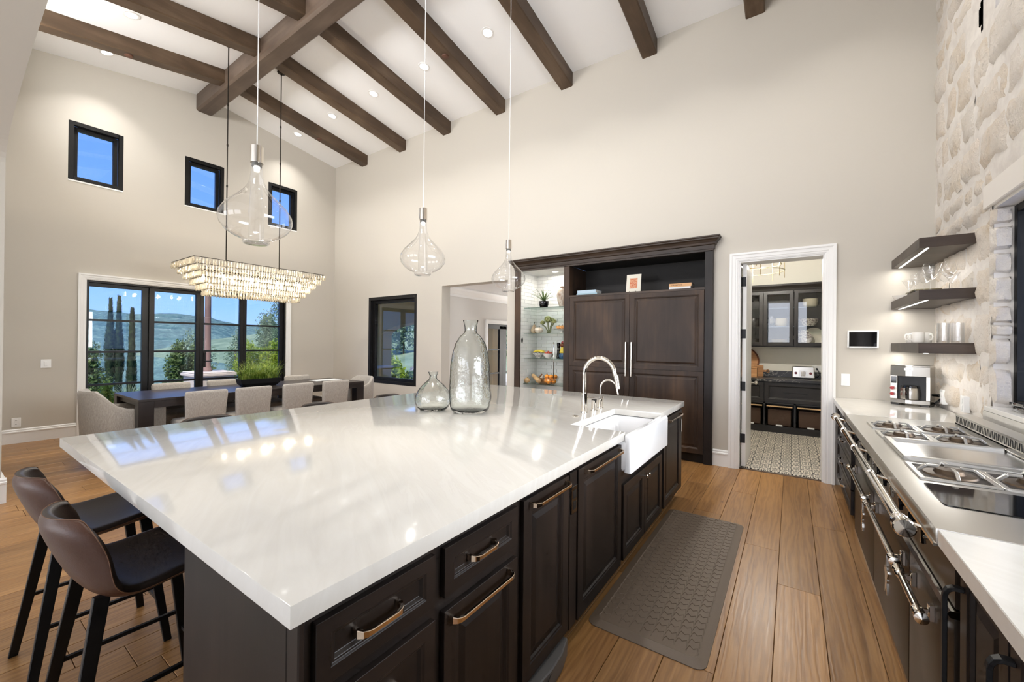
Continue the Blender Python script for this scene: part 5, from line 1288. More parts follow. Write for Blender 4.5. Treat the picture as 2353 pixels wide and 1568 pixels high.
# ------------------------------------------------------------------ things on the niche shelves
S1, S2, S3, S4 = 2.0225, 1.6125, 1.2125, .8005; NYc = 5.74
t = thing('potted_yucca', 'spiky green plant in a black pot on the top niche shelf', 'plant', (-3.325, NYc, S1))
mb = MB(); mb.lathe([(.0005, 0), (.055, 0), (.062, .01), (.08, .06), (.086, .1), (.084, .112), (.078, .11), (.078, .1), (.0005, .1)], n=28); mb.build('pot', M['blackgloss'], t, local=True)
rg = random.Random(3); M['yucca'] = leafmat('yucca_leaf', rgb(62, 82, 44), rgb(88, 108, 62), rgb(128, 138, 88), .1)
for k in range(22):
    a = k*2.4; inc = .2+.75*(k/22); L = rg.uniform(.18, .26); dx, dy = math.cos(a), math.sin(a); p = Vector((dx*.01, dy*.01, .11)); vs = []
    for s in range(6):
        w = .011*(1-(s/5)**2)+.0005; vs += [(p.x-dy*w, p.y+dx*w, p.z), (p.x, p.y, p.z-.004), (p.x+dy*w, p.y-dx*w, p.z)]
        an = inc+.1*s; p = p+Vector((dx*math.sin(an), dy*math.sin(an), math.cos(an)))*L/5
    mb = MB(); mb.add(vs, [(3*s+i, 3*s+i+1, 3*s+i+4, 3*s+i+3) for s in range(5) for i in (0, 1)], True); mb.build('leaf', M['yucca'], t, local=True)
def mottled(name, c0, c1, sc=9, rough=.35):
    m, nt, b = newmat(name); nt.links.new(ramp(nt, noise(nt, coords(nt), sc, 5, .6, 1), [(.4, c0), (.6, c1)]), b.inputs['Base Color']); b.inputs['Roughness'].default_value = rough; return m
t = thing('ceramic_urn', 'pale mottled ceramic urn half hidden at the right of the top niche shelf', 'vase', (-2.98, NYc, S1))
mb = MB(); mb.lathe([(.0005, 0), (.05, 0), (.055, .01), (.085, .1), (.1, .19), (.085, .26), (.05, .295), (.04, .31), (.05, .325), (.044, .325), (.034, .31), (.0005, .3)], n=32); mb.build('body', mottled('mottled_glaze', rgb(214, 204, 188), rgb(160, 130, 104), 7), t, local=True)
t = thing('ceramic_pear', 'tan ceramic pear on the second niche shelf', 'ornament', (-3.505, NYc, S2))
mb = MB(); mb.lathe([(.0005, 0), (.035, .002), (.055, .03), (.058, .05), (.045, .085), (.027, .115), (.018, .14), (.0005, .15)], n=24); mb.build('fruit', mottled('pear_glaze', rgb(190, 170, 140), rgb(150, 124, 94)), t, local=True)
mb = MB(); mb.tube([(0, 0, .148), (.004, 0, .17), (.015, 0, .19)], [.006, .004, .004], 6); mb.build('stem', M['bronze'], t, local=True)
t = thing('ceramic_apple', 'cream ceramic apple with dark stem beside the ceramic pear', 'ornament', (-3.395, NYc-.03, S2))
mb = MB(); mb.lathe([(.0005, .006), (.03, 0), (.06, .022), (.072, .05), (.064, .08), (.04, .094), (.015, .09), (.0005, .082)], n=24, wob=lambda a, z: 1+.03*math.cos(5*a)); mb.build('fruit', mottled('apple_glaze', rgb(226, 216, 198), rgb(198, 178, 150)), t, local=True)
mb = MB(); mb.tube([(0, 0, .085), (.004, 0, .1), (.014, 0, .112)], .004, 6); mb.build('stem', M['bronze'], t, local=True)
t = thing('artichoke_bunch', 'bunch of green artichokes standing on the second niche shelf', 'ornament', (-3.235, NYc, S2))
M['arti'] = mottled('artichoke_green', rgb(128, 136, 84), rgb(170, 170, 112), 14, .6); M['artistem'] = plain('artichoke_stem', rgb(112, 118, 84), .6)
for k, (x, y, z, r) in enumerate(((0, -.02, .225, .06), (-.11, 0, .17, .04), (.1, 0, .19, .042), (.05, .04, .21, .04), (-.04, .05, .2, .04))):
    mb = MB(); mb.ball((x, y, z), r*.8, 14, 10, (1, 1, .9))
    for q in range(4):
        for i in range(9):
            a = 2*PI*i/9+q*.35; th = .5+q*.45; d = Vector((math.sin(th)*math.cos(a), math.sin(th)*math.sin(a), math.cos(th))); c = Vector((x, y, z))+d*r*.82
            up = Vector((0, 0, 1)); u_ = d.cross(up).normalized()*r*.32; v_ = (up-d*up.z).normalized()*r*.42
            mb.add([c-u_-v_, c+u_-v_, c+v_+d*.006, c+d*r*.12], [(0, 1, 3), (1, 2, 3), (2, 0, 3)])
    h = mb.build('head', M['arti'], t, local=True)
    mb = MB(); mb.tube([(x, y, z-r*.7), (x*.5, y*.5, .1), (x*.15+.02, 0, .012)], [.012, .01, .01], 7); mb.build('stalk', M['artistem'], t, local=True)
mb = MB(); mb.ball((.0, 0, .013), .03, 12, 6, (1, 1, .4)); mb.build('tied_base', M['artistem'], t, local=True)
t = thing('pedestal_dish', 'white footed dish at the right of the second niche shelf', 'dish', (-2.99, NYc, S2))
mb = MB(); mb.lathe([(.0005, 0), (.05, 0), (.045, .008), (.02, .02), (.03, .04), (.12, .058), (.13, .066), (.12, .066), (.0005, .052)], n=30); mb.build('dish', M['ceramic'], t, local=True)
M['gourd'] = plain('orange_gourd', rgb(214, 150, 84), .5)
for k, (x, y, n) in enumerate(((-.055, .0, 'left'), (.03, -.04, 'right'), (.02, .05, 'rear'))):
    g = thing('orange_gourd', f'small pale orange gourd on the white footed dish, {n} one', 'gourd', (-2.99+x, NYc+y, S2+.068), group='gourds on the footed dish')
    mb = MB(); mb.lathe([(.0005, .004), (.025, 0), (.042, .02), (.04, .04), (.02, .052), (.0005, .048)], n=24, wob=lambda a, z: 1+.07*math.cos(8*a)); mb.build('fruit', M['gourd'], g, local=True)
    mb = MB(); mb.cyl((0, 0, .048), (.004, 0, .066), .006, .004, 6); mb.build('stem', M['artistem'], g, local=True)
def zig():
    m, nt, b = newmat('black_white_pattern'); v = coords(nt); sx = nd(nt, 'ShaderNodeSeparateXYZ', ins={0: v})
    an = math_(nt, 'ARCTAN2', sx.outputs[1], sx.outputs[0]); w = math_(nt, 'ADD', math_(nt, 'MULTIPLY', sx.outputs[2], 320), math_(nt, 'MULTIPLY', math_(nt, 'PINGPONG', math_(nt, 'MULTIPLY', an, 4), 1), 3))
    nt.links.new(ramp(nt, math_(nt, 'SINE', w), [(.48, rgb(235, 230, 220)), (.52, rgb(28, 26, 26))]), b.inputs['Base Color']); b.inputs['Roughness'].default_value = .3; return m
t = thing('patterned_bowl', 'black and white patterned bowl on the third niche shelf', 'bowl', (-3.42, NYc+.02, S3))
mb = MB(); mb.lathe([(.0005, 0), (.045, 0), (.05, .008), (.095, .05), (.115, .085), (.11, .085), (.09, .05), (.045, .015), (.0005, .012)], n=32); mb.build('bowl_body', zig(), t, local=True)
M['banana'] = plain('banana_yellow', rgb(226, 200, 70), .5)
for k, (y, n) in enumerate(((-.04, 'front'), (0, 'middle'), (.04, 'rear'))):
    b_ = thing('banana', f'yellow banana lying in the patterned bowl, {n} one', 'banana', (-3.42, NYc+.02+y, S3+.08), group='bananas in the patterned bowl')
    mb = MB(); mb.tube([(-.09, 0, .008), (-.07, 0, .015), (-.03, 0, .03), (.02, 0, .034), (.06, 0, .026), (.09, 0, .012), (.1, 0, .008)], [.004, .012, .017, .018, .016, .01, .004], 8); mb.build('fruit', M['banana'], b_, local=True)
    mb = MB(); mb.cyl((-.105, 0, .004), (-.09, 0, .008), .004, n=6); mb.build('stem', M['bronze'], b_, local=True)
t = thing('white_bowl', 'small white bowl of red berries beside the patterned bowl', 'bowl', (-3.222, NYc-.02, S3))
mb = MB(); mb.lathe([(.0005, 0), (.04, 0), (.045, .006), (.08, .045), (.09, .075), (.086, .075), (.07, .04), (.0005, .012)], n=30); mb.build('bowl_body', M['ceramic'], t, local=True)
M['berry'] = plain('red_berry', rgb(196, 84, 58), .4); rg = random.Random(9)
for k in range(9):
    a = 2*PI*k/8; r = 0 if k == 8 else .045
    b_ = thing('berry', 'red berry in the small white bowl', 'berry', (-3.222+r*math.cos(a), NYc-.02+r*math.sin(a), S3+.063+(.018 if k == 8 else 0)), group='berries in the white bowl')
    mb = MB(); mb.lathe([(.0005, 0), (.012, .006), (.018, .018), (.015, .03), (.0005, .034)], n=12); mb.build('fruit', M['berry'], b_, local=True)
t = thing('pepper_mill', 'dark pepper mill with a light band on the third niche shelf', 'mill', (-3.11, NYc+.12, S3))
mb = MB(); mb.lathe([(.0005, 0), (.032, 0), (.034, .02), (.026, .09), (.028, .13), (.024, .14)], n=20); mb.build('body', M['blackgloss'], t, local=True)
mb = MB(); mb.lathe([(.024, .14), (.029, .145), (.029, .155), (.024, .16)], n=20); mb.build('band', M['steel'], t, local=True)
mb = MB(); mb.lathe([(.024, .16), (.028, .2), (.031, .24), (.026, .25), (.0005, .25)], n=20); mb.build('head', M['blackgloss'], t, local=True)
t = thing('ceramic_bird', 'blue and yellow painted ceramic rooster at the right of the third niche shelf', 'ornament', (-2.97, NYc, S3))
mb = MB(); mb.lathe([(.0005, 0), (.05, 0), (.058, .02), (.062, .06), (.05, .085)], n=24); mb.build('base', plain('blue_glaze', rgb(50, 88, 120), .25), t, local=True)
mb = MB(); mb.lathe([(.05, .085), (.056, .1), (.04, .15), (.026, .18)], n=24); mb.build('body', plain('yellow_glaze', rgb(222, 196, 70), .3), t, local=True)
mb = MB(); mb.ball((-.01, 0, .21), .034, 14, 10, (1.1, .8, 1)); mb.cyl((-.04, 0, .21), (-.065, 0, .205), .01, .001, 8); mb.build('head', plain('brown_glaze', rgb(120, 70, 44), .35), t, local=True)
mb = MB(); mb.ball((-.005, 0, .25), .022, 10, 6, (1.2, .3, 1)); mb.build('comb', M['red'], t, local=True)
# bottom shelf
M['squash'] = mottled('squash_skin', rgb(206, 172, 124), rgb(188, 150, 104), 20, .5)
t = thing('butternut_squash', 'long tan butternut squash leaning on the lowest niche shelf', 'squash', (-3.42, NYc-.07, S4))
mb = MB(); mb.tube([(-.09, .03, .135), (-.07, .025, .125), (-.03, .015, .1), (.01, .0, .075), (.05, -.01, .05), (.08, -.02, .042), (.1, -.025, .04)], [.01, .03, .032, .034, .042, .04, .01], 14); mb.build('fruit', M['squash'], t, local=True)
mb = MB(); mb.cyl((-.105, .034, .142), (-.088, .03, .134), .008, n=8); mb.build('stem', M['artistem'], t, local=True)
t = thing('round_squash', 'small round tan squash at the left end of the lowest niche shelf', 'squash', (-3.55, NYc-.13, S4))
mb = MB(); mb.ball((0, 0, .044), .048, 18, 12, (1, .9, .92)); mb.build('fruit', M['squash'], t, local=True)
mb = MB(); mb.cyl((0, 0, .085), (.006, 0, .1), .007, .005, 8); mb.build('stem', M['artistem'], t, local=True)
M['boardwood'] = wood('acacia_wood', [(.3, rgb(132, 90, 58)), (.55, rgb(176, 130, 88)), (.75, rgb(206, 164, 120))], 'x', .5, 1, .1)
t = thing('wooden_bowl', 'brown wooden bowl of onions behind the oranges', 'bowl', (-3.36, NYc+.1, S4))
mb = MB(); mb.lathe([(.0005, 0), (.07, 0), (.1, .03), (.125, .085), (.118, .085), (.09, .03), (.0005, .015)], n=30); mb.build('bowl_body', M['boardwood'], t, local=True)
for k, (x, y, z, n, c) in enumerate(((-.05, .0, .09, 'left brown', rgb(150, 104, 70)), (.05, .0, .1, 'right golden', rgb(190, 138, 92)), (.0, -.06, .075, 'front white', rgb(226, 216, 200)))):
    o_ = thing('onion', f'{n} onion heaped in the wooden bowl', 'onion', (-3.36+x, NYc+.1+y, S4+z-.045), group='onions in the wooden bowl')
    mb = MB(); mb.lathe([(.0005, 0), (.025, .006), (.045, .035), (.04, .062), (.015, .08), (.006, .098), (.0005, .1)], n=18); mb.build('bulb', plain('onion_skin_%d' % k, c, .35), o_, local=True)
t = thing('fruit_basket', 'wire fruit basket with tall hook pole on the lowest niche shelf', 'basket', (-3.14, YB+.2, S4))
for k in range(5):
    z = .012+.028*k; r = [.06, .095, .115, .126, .132][k]; mb = MB(); mb.tube([(r*math.cos(2*PI*i/32), r*math.sin(2*PI*i/32), z) for i in range(32)], .0022, 6, False, True, True); mb.build('ring', M['chrome'], t, local=True)
for k in range(12):
    a = 2*PI*k/12; mb = MB(); mb.tube([(r*math.cos(a), r*math.sin(a), z) for r, z in ((.0, .008), (.06, .012), (.095, .04), (.115, .068), (.126, .096), (.132, .124))], .0018, 5); mb.build('wire', M['chrome'], t, local=True)
mb = MB(); mb.tube([(.105, -.09, .07), (.115, -.115, .12), (.115, -.118, .62), (.112, -.11, .655), (.1, -.1, .665), (.09, -.09, .65)], .006, 8); mb.build('hook_pole', M['chrome'], t, local=True)
M['orange'] = plain('orange_peel', rgb(236, 150, 52), .45, nb=.3, nscale=120)
for k, (x, y, z, n) in enumerate(((-.065, -.02, .03, 'low left'), (.0, -.065, .028, 'low front'), (.065, -.01, .03, 'low right'), (.0, .06, .03, 'low rear'), (-.055, -.025, .1, 'upper left'), (.03, -.035, .1, 'upper middle'), (.06, .04, .098, 'upper right'))):
    o_ = thing('orange', f'orange in the wire basket, {n}', 'orange', (-3.14+x, YB+.2+y, S4+z-.016), group='oranges in the wire basket')
    mb = MB(); mb.ball((0, 0, .038), .038, 16, 10, (1, 1, .95)); mb.build('fruit', M['orange'], o_, local=True)

# ------------------------------------------------------------------ books and card above the refrigerator
def text_mesh(name, s, size, mat, parent, M4, depth=.0006):
    cu = bpy.data.curves.new(name, 'FONT'); cu.body = s; cu.size = size; cu.extrude = depth; cu.align_x = 'CENTER'; cu.align_y = 'CENTER'
    o = bpy.data.objects.new(name, cu); COL.objects.link(o)
    me = bpy.data.meshes.new_from_object(o); bpy.data.objects.remove(o); me.materials.append(mat)
    q = link(bpy.data.objects.new(name, me), parent); q.matrix_local = M4; return q
UPF = Matrix.Rotation(PI/2, 4, 'X')                  # text upright, read from -y
ZS = 2.1575
text_mesh('badge_text', 'WOLF', .013, M['black'], bdg, Matrix.Translation((0, -w_cm-.0134, .334)) @ UPF, .0002)
def book(x0, x1, y0, y1, z0, z1, col, label, title=None, tcol=None):
    t = thing('book', label, 'book', ((x0+x1)/2, (y0+y1)/2, z0), group='books above the refrigerator')
    a, b, c = (x1-x0)/2, (y1-y0)/2, z1-z0; cov = plain('cover', col, .5)
    mb = MB(); mb.box(-a, a, -b, b, 0, .003); mb.box(-a, a, -b, b, c-.003, c); mb.box(-a, a, -b, -b+.003, .003, c-.003); mb.build('cover', cov, t, local=True)
    mb = MB(); mb.box(-a+.004, a-.004, -b+.003, b-.004, .003, c-.003); mb.build('pages', M['ceramic'], t, local=True)
    if title: text_mesh('spine_title', title, c*.62, plain('print', tcol, .6), t, Matrix.Translation((-a*.3, -b-.0004, c*.5)) @ UPF)
book(-2.62, -2.30, 5.48, 5.72, ZS, ZS+.03, rgb(150, 178, 190), 'pale teal book at the bottom of the left stack above the refrigerator')
book(-2.61, -2.32, 5.485, 5.71, ZS+.031, ZS+.075, rgb(176, 196, 210), 'light blue book on top of the left stack above the refrigerator', 'HARVEST TABLE' if 0 else None)
book(-1.31, -1.05, 5.48, 5.7, ZS, ZS+.035, rgb(222, 222, 222), 'white book at the bottom of the right stack above the refrigerator')
book(-1.31, -1.04, 5.48, 5.7, ZS+.036, ZS+.078, rgb(206, 160, 112), 'tan cookbook with dark title on top of the right stack', 'FIRE&SPICE', rgb(60, 30, 24))
t = thing('art_card', 'cream card with rust coloured print on a small easel above the refrigerator', 'picture', (-1.8, 5.55, ZS))
lean = Matrix.Rotation(math.radians(-9), 4, 'X')
def cardmat():
    m, nt, b = newmat('rust_print'); v = coords(nt)
    nt.links.new(ramp(nt, noise(nt, v, 38, 4, .6, 1.5), [(.42, rgb(206, 110, 74)), (.58, rgb(226, 176, 140))]), b.inputs['Base Color']); b.inputs['Roughness'].default_value = .7; return m
mb = MB(); mb.box(-.1, .1, -.004, .004, 0, .25); mb.xf(Matrix.Translation((0, 0, .012)) @ lean); c_ = mb.build('card', plain('cream_card', rgb(236, 230, 214), .6), t, local=True)
mb = MB(); mb.box(-.052, .052, -.0055, -.004, .05, .195); mb.xf(Matrix.Translation((0, 0, .012)) @ lean); mb.build('print', cardmat(), c_, local=True)
for x in (-.045, .045):
    mb = MB(); mb.bar((x, -.03, .006), (x, .09, .004), .006, .006); mb.bar((x, -.03, .0), (x, -.03, .022), .006, .006, (0, 1, 0)); mb.bar((x, .02, .005), (x, .05, .16), .006, .006, (1, 0, 0)); mb.build('easel_leg', M['bronze'], t, local=True)

# ------------------------------------------------------------------ pantry cabinets and their contents
def soap():
    m, nt, b = newmat('veined_soapstone'); v = coords(nt, rot=(0, .4, .5)); w = noise(nt, nd(nt, 'ShaderNodeMapping', ins={'Vector': v, 'Scale': (1.5, 5, 5)}).outputs[0], 1.2, 6, .55, 1)
    nt.links.new(ramp(nt, math_(nt, 'ABSOLUTE', math_(nt, 'SUBTRACT', w, .5)), [(0, rgb(206, 200, 184)), (.004, rgb(120, 116, 106)), (.01, rgb(30, 28, 27))]), b.inputs['Base Color']); b.inputs['Roughness'].default_value = .3; return m
M['soap'] = soap(); M['pcab'] = plain('black_brown_paint', rgb(30, 26, 23), .42); M['rattan'] = plain('rattan', rgb(70, 50, 36), .7, nb=.6, nscale=150)
PF = 8.07
t = thing('pantry_cabinet', 'black pantry base cabinet with drawers over open basket bays', 'cabinet', (.1, 8.3, 0))
mb = MB(); X0, X1 = -1.295, .9
mb.box(X0, X1, PF+.02, PY1-.002, .5, .85); mb.box(X0, X1, PF+.02, PY1-.002, .0, .1); mb.box(X0, X1, PY1-.03, PY1-.002, .1, .5); mb.box(X0, X1, PF+.002, PF+.02, .0, .112); mb.box(X0, X1, PF+.002, PF+.02, .475, .5); mb.box(X0, X1, PF+.002, PF+.02, .838, .85)
for x in (-.797, -.372, .053, .478): mb.box(x-.013, x+.013, PF+.002, PY1-.01, .1, .5)
mb.build('body', M['pcab'], t)
for a, b in ((-1.29, -.8), (-.79, -.38), (-.37, .48), (.49, .89)):
    mb = MB(); rings_panel(mb, fy(PF+.02), a, b, .505, .835, recessed(.06)); d = mb.build('drawer', M['pcab'], t, bevel=.001)
    if a < 0 and b > 0: 
        m_ = MB(); m_.bar((-.1, PF-.02, .67), (.22, PF-.02, .67), .008, .008); m_.cyl((-.08, PF, .67), (-.08, PF-.02, .67), .005, n=8); m_.cyl((.2, PF, .67), (.2, PF-.02, .67), .005, n=8); m_.build('handle', M['black'], d)
for a, b, n in ((-.745, -.39, 'left'), (-.355, .035, 'middle'), (.07, .46, 'right')):
    k_ = thing('storage_basket', f'woven basket with pale wooden front rail in the {n} pantry bay', 'basket', ((a+b)/2, 8.35, .101), group='baskets in the pantry bays')
    w = (b-a)/2-.02; mb = MB(); mb.box(-w, w, -.22, .25, .004, .015); mb.box(-w, w, -.22, -.205, .0, .28); mb.box(-w, w, .235, .25, 0, .28); mb.box(-w, -w+.015, -.22, .25, 0, .28); mb.box(w-.015, w, -.22, .25, 0, .28); mb.build('weave', M['rattan'], k_, local=True)
    mb = MB(); mb.bar((-w-.005, -.262, .335), (w+.005, -.262, .335), .02, .02); mb.build('rail', plain('pale_wood', rgb(206, 170, 124), .5), k_, bevel=.002, local=True)
    mb = MB(); mb.box(-.045, .045, -.275, -.262, .012, .034); mb.build('tag', M['whiteplastic'], k_, local=True)
t = thing('pantry_counter', 'black veined stone counter and upstand in the pantry', 'countertop', (.1, 8.35, .85))
mb = MB(); mb.box(X0, X1, PF-.03, PY1-.003, .851, .893); mb.build('slab', M['soap'], t, bevel=.002)
mb = MB(); mb.box(X0, X1, PY1-.025, PY1-.003, .8935, 1.0); mb.build('upstand', M['soap'], t, bevel=.001)
PU = 8.33
t = thing('pantry_upper', 'black pantry wall cabinet with three glass doors', 'cabinet', (.0, 8.5, 1.43))
U0, U1 = -1.295, .5
mb = MB(); mb.box(U0, U1, PU, PY1-.002, 1.425, 1.455); mb.box(U0, U1, PU, PY1-.002, 2.36, 2.39); mb.box(U0, U1, PY1-.02, PY1-.002, 1.455, 2.36); mb.box(U1-.02, U1, PU, PY1-.002, 1.455, 2.36); mb.box(U0, U0+.02, PU, PY1-.002, 1.455, 2.36); mb.build('body', M['pcab'], t)
mb = MB(); mb.prism([(PU, 2.39), (PU-.012, 2.39), (PU-.02, 2.42), (PU-.03, 2.44), (PU-.05, 2.47), (PU-.055, 2.5), (PY1-.002, 2.5), (PY1-.002, 2.39)], U0, U1, 'x'); mb.build('crown_moulding', M['pcab'], t)
mb = MB(); mb.box(U0+.02, U1-.02, PU+.02, PY1-.02, 1.765, 1.783); mb.build('shelf', M['glassgreen'], t); mb = MB(); mb.box(U0+.02, U1-.02, PU+.02, PY1-.02, 2.085, 2.103); mb.build('shelf', M['glassgreen'], t)
M['cabglass'] = thinglass('cabinet_glass', (.92, .93, .94, 1), 1.1)
for a, b in ((-.84, -.412), (-.404, .026), (.036, .49)):
    d = rect_frame(MB(), 'y', PU-.012, .022, a, b, 1.445, 2.385, .055, .06).build('door', M['pcab'], t, bevel=.002)
    m_ = MB(); m_.box(a+.05, b-.05, PU-.013, PU-.009, 1.5, 2.335); m_.build('pane', M['cabglass'], d)
    if a > -.5:
        hx_ = b-.028 if a < 0 else a+.028; m_ = MB(); m_.bar((hx_, PU-.05, 1.53), (hx_, PU-.05, 1.83), .01, .01, (0, 1, 0)); m_.cyl((hx_, PU-.02, 1.55), (hx_, PU-.05, 1.55), .005, n=6); m_.cyl((hx_, PU-.02, 1.81), (hx_, PU-.05, 1.81), .005, n=6); m_.build('handle', M['black'], d)
PM = 8.5; M['dishcream'] = plain('cream_china', rgb(226, 214, 186), .3)
M['floral'] = mottled('floral_china', rgb(234, 226, 208), rgb(96, 74, 66), 40, .3)
def stack(name, cat, x, z, n, r, dz, mat, label, grp):
    for k in range(n):
        t = thing(name, label % ['lowest', 'second', 'third', 'fourth', 'fifth', 'sixth', 'seventh', 'topmost'][7 if k == n-1 else k], cat, (x, PM, z+k*dz), group=grp)
        h = .024 if name == 'plate' else .05
        mb = MB(); mb.lathe([(.0005, 0), (r*.6, 0), (r*.68, .004), (r*.95, h*.7), (r, h), (r*.97, h), (r*.66, .008), (.0005, .005)], n=28); mb.build('dish', mat, t, local=True)
stack('plate', 'plate', -.175, 1.4555, 7, .135, .014, M['dishcream'], 'cream dinner plate behind the middle glass door, %s of its stack', 'plates behind the middle glass door')
stack('bowl', 'bowl', -.15, 1.7835, 5, .1, .022, M['dishcream'], 'cream bowl behind the middle glass door, %s of its stack', 'bowls behind the middle glass door')
stack('bowl', 'bowl', .26, 2.1035, 6, .11, .018, M['dishcream'], 'cream bowl behind the right glass door, %s of its stack', 'bowls behind the right glass door')
t = thing('cut_glass_vase', 'sparkling cut glass bowl beside the stacked bowls in the pantry cupboard', 'vase', (-.29, PM-.05, 1.7835))
mb = MB(); mb.lathe([(.0005, 0), (.045, 0), (.07, .06), (.075, .13), (.05, .18), (.046, .18), (.068, .13), (.0005, .02)], n=20, smooth=False); mb.build('body', plain('silver_facets', rgb(200, 200, 205), .12, metal=1), t, local=True)
t = thing('floral_bowl', 'cream bowl with dark floral print behind the right glass door', 'bowl', (.245, PM-.03, 1.7835))
mb = MB(); mb.lathe([(.0005, 0), (.08, 0), (.085, .01), (.12, .07), (.135, .12), (.13, .12), (.1, .05), (.0005, .015)], n=30); mb.build('bowl_body', M['floral'], t, local=True)
for x, y, r, mt, l in ((.16, PM-.06, .13, 'floral', 'floral patterned plate standing upright behind the right glass door'), (.31, PM+.02, .15, 'dishcream', 'plain cream platter standing upright behind the floral plate')):
    t = thing('display_plate', l, 'plate', (x, y, 1.4555), group='upright plates in the pantry cupboard')
    mb = MB(); mb.lathe([(.0005, .0), (r*.62, .0), (r*.7, .004), (r, .02), (r, .024), (r*.68, .009), (.0005, .006)], n=36); mb.xf(Matrix.Translation((0, .02, r)) @ Matrix.Rotation(math.radians(82), 4, 'X')); mb.build('dish', M[mt], t, local=True)
t = thing('dark_crock', 'dark stacked pots behind the left glass door of the pantry cupboard', 'pot', (-.57, PM, 1.7835))
mb = MB(); mb.lathe([(.0005, 0), (.09, 0), (.1, .02), (.1, .14), (.095, .15), (.0005, .15)], n=24); mb.build('body', M['darksteel'], t, local=True)
t = thing('dark_pan', 'dark round pan on the lowest shelf behind the left glass door', 'pot', (-.57, PM, 1.4555))
mb = MB(); mb.lathe([(.0005, 0), (.1, 0), (.11, .02), (.11, .11), (.105, .115), (.0005, .115)], n=24); mb.build('body', M['darksteel'], t, local=True)
# toaster
t = thing('toaster', 'stainless toaster with two dark red knobs on the pantry counter', 'toaster', (.165, 8.42, .8935))
mb = MB(); mb.loft([rr(-.15, .15, -.09, .09, .022, .012), rr(-.155, .155, -.095, .095, .03, .014), rr(-.15, .15, -.09, .09, .2, .014), rr(-.142, .142, -.082, .082, .207, .012)], True, True, False); mb.build('body', M['brush'], t, local=True)
mb = MB(); mb.box(-.11, .11, -.07, .07, 0, .022); mb.build('base', M['black'], t, local=True)
for y in (-.035, .035):
    mb = MB(); mb.box(-.12, .12, y-.014, y+.014, .2072, .209); mb.build('slot', M['black'], t, local=True)
mb = MB(); mb.box(-.06, .06, -.097, -.094, .035, .15); mb.build('lever_plate', M['steel'], t, local=True); mb = MB(); mb.box(-.03, .03, -.106, -.097, .05, .13); mb.build('crumb_lever', M['chrome'], t, bevel=.003, local=True)
for x in (-.1, .1):
    mb = MB(); mb.cyl((x, -.094, .1), (x, -.118, .1), .022, .02, 16); mb.build('knob', plain('dark_red_knob', rgb(96, 20, 26), .25, coat=.4), t, local=True)
plate('pantry_outlet', 'white outlet above the pantry counter beside the toaster', 'outlet', (.36, PY1, 1.06), 'y', .12, .1, 'outlet')
t = thing('power_cable', 'black cord plugged in behind the toaster', 'cord', (.3, 8.6, .9)); mb = MB(); mb.tube([(.0, -.1, .01), (.06, -.02, .015), (.1, .03, .06), (.08, .055, .13), (.06, .07, .155)], .005, 6); mb.build('cable', M['black'], t, local=True); mb = MB(); mb.cyl((.06, .055, .155), (.06, .082, .158), .014, n=10); mb.build('plug', M['black'], t, local=True)
# boards
t = thing('round_board', 'large round wooden board leaning on the pantry wall', 'cutting board', (-.745, 8.60, .8955))
mb = MB(); mb.cyl((0, 0, .265), (0, .03, .265), .265, n=48, smooth=True); mb.xf(Matrix.Rotation(math.radians(-6), 4, 'X')); mb.build('disc', M['boardwood'], t, local=True)
mb = MB(); mb.tube([(.255*math.cos(2*PI*i/40), -.003, .265+.255*math.sin(2*PI*i/40)) for i in range(40)], .013, 8, False, True, True); mb.xf(Matrix.Rotation(math.radians(-6), 4, 'X')); mb.build('rim', wood('dark_rim', [(.3, rgb(96, 56, 34)), (.7, rgb(134, 84, 54))], 'x', .5), t, local=True)
t = thing('bread_box', 'oblong wooden bread box in front of the round board', 'box', (-.62, 8.33, .8935))
mb = MB(); mb.box(-.13, .13, -.09, .09, .004, .15); mb.build('box', M['boardwood'], t, bevel=.006, local=True); mb = MB(); mb.box(-.135, .135, -.095, .095, .151, .17); mb.build('lid', M['boardwood'], t, bevel=.004, local=True); mb = MB(); mb.box(-.135, .135, -.095, .095, 0, .004); mb.build('base', M['boardwood'], t, local=True)
t = thing('paddle_board', 'small pale wooden paddle board with a hole in its handle', 'cutting board', (-.47, 8.55, .8935))
mb = MB(); mb.box(-.09, .06, -.008, .008, 0, .2); mb.build('board', M['boardwood'], t, bevel=.004, local=True); mb = MB(); mb.box(.06, .1, -.008, .008, .085, .12); mb.tube([(.125+.022*math.cos(2*PI*i/16), 0, .1+.022*math.sin(2*PI*i/16)) for i in range(16)], .009, 8, False, True, True); mb.build('handle', M['boardwood'], t, local=True)
# pantry ring chandelier
t = thing('ring_chandelier', 'thin brass ring chandelier glowing inside the pantry', 'chandelier', (-.42, 6.75, 2.5))
M['brass'] = plain('pale_brass', rgb(176, 160, 126), .3, metal=.9)
for r, z in ((.34, .0), (.3, .09)):
    mb = MB(); mb.tube([(r*math.cos(2*PI*i/48), r*math.sin(2*PI*i/48), z) for i in range(48)], .0055, 8, False, True, True); mb.build('ring', M['brass'], t, local=True)
for k in range(8):
    a = 2*PI*k/8+.2; r = .34; mb = MB(); mb.cyl((r*math.cos(a), r*math.sin(a), -.1), (r*math.cos(a), r*math.sin(a), .2), .005, n=8); rd = mb.build('rod', M['brass'], t, local=True)
    mb = MB(); mb.cyl((r*math.cos(a), r*math.sin(a), .12), (r*math.cos(a), r*math.sin(a), .19), .011, n=10); mb.build('candle_sleeve', M['brass'], rd, local=True)
mb = MB(); mb.cyl((0, 0, .09), (0, 0, .49), .007, n=8)
for k in range(3):
    a = 2*PI*k/3; mb.cyl((.3*math.cos(a), .3*math.sin(a), .09), (0, 0, .3), .005, n=6)
mb.build('stem', M['brass'], t, local=True)
mb = MB(); mb.cyl((0, 0, .47), (0, 0, .499), .06, n=24); mb.build('canopy', M['brass'], t, local=True)
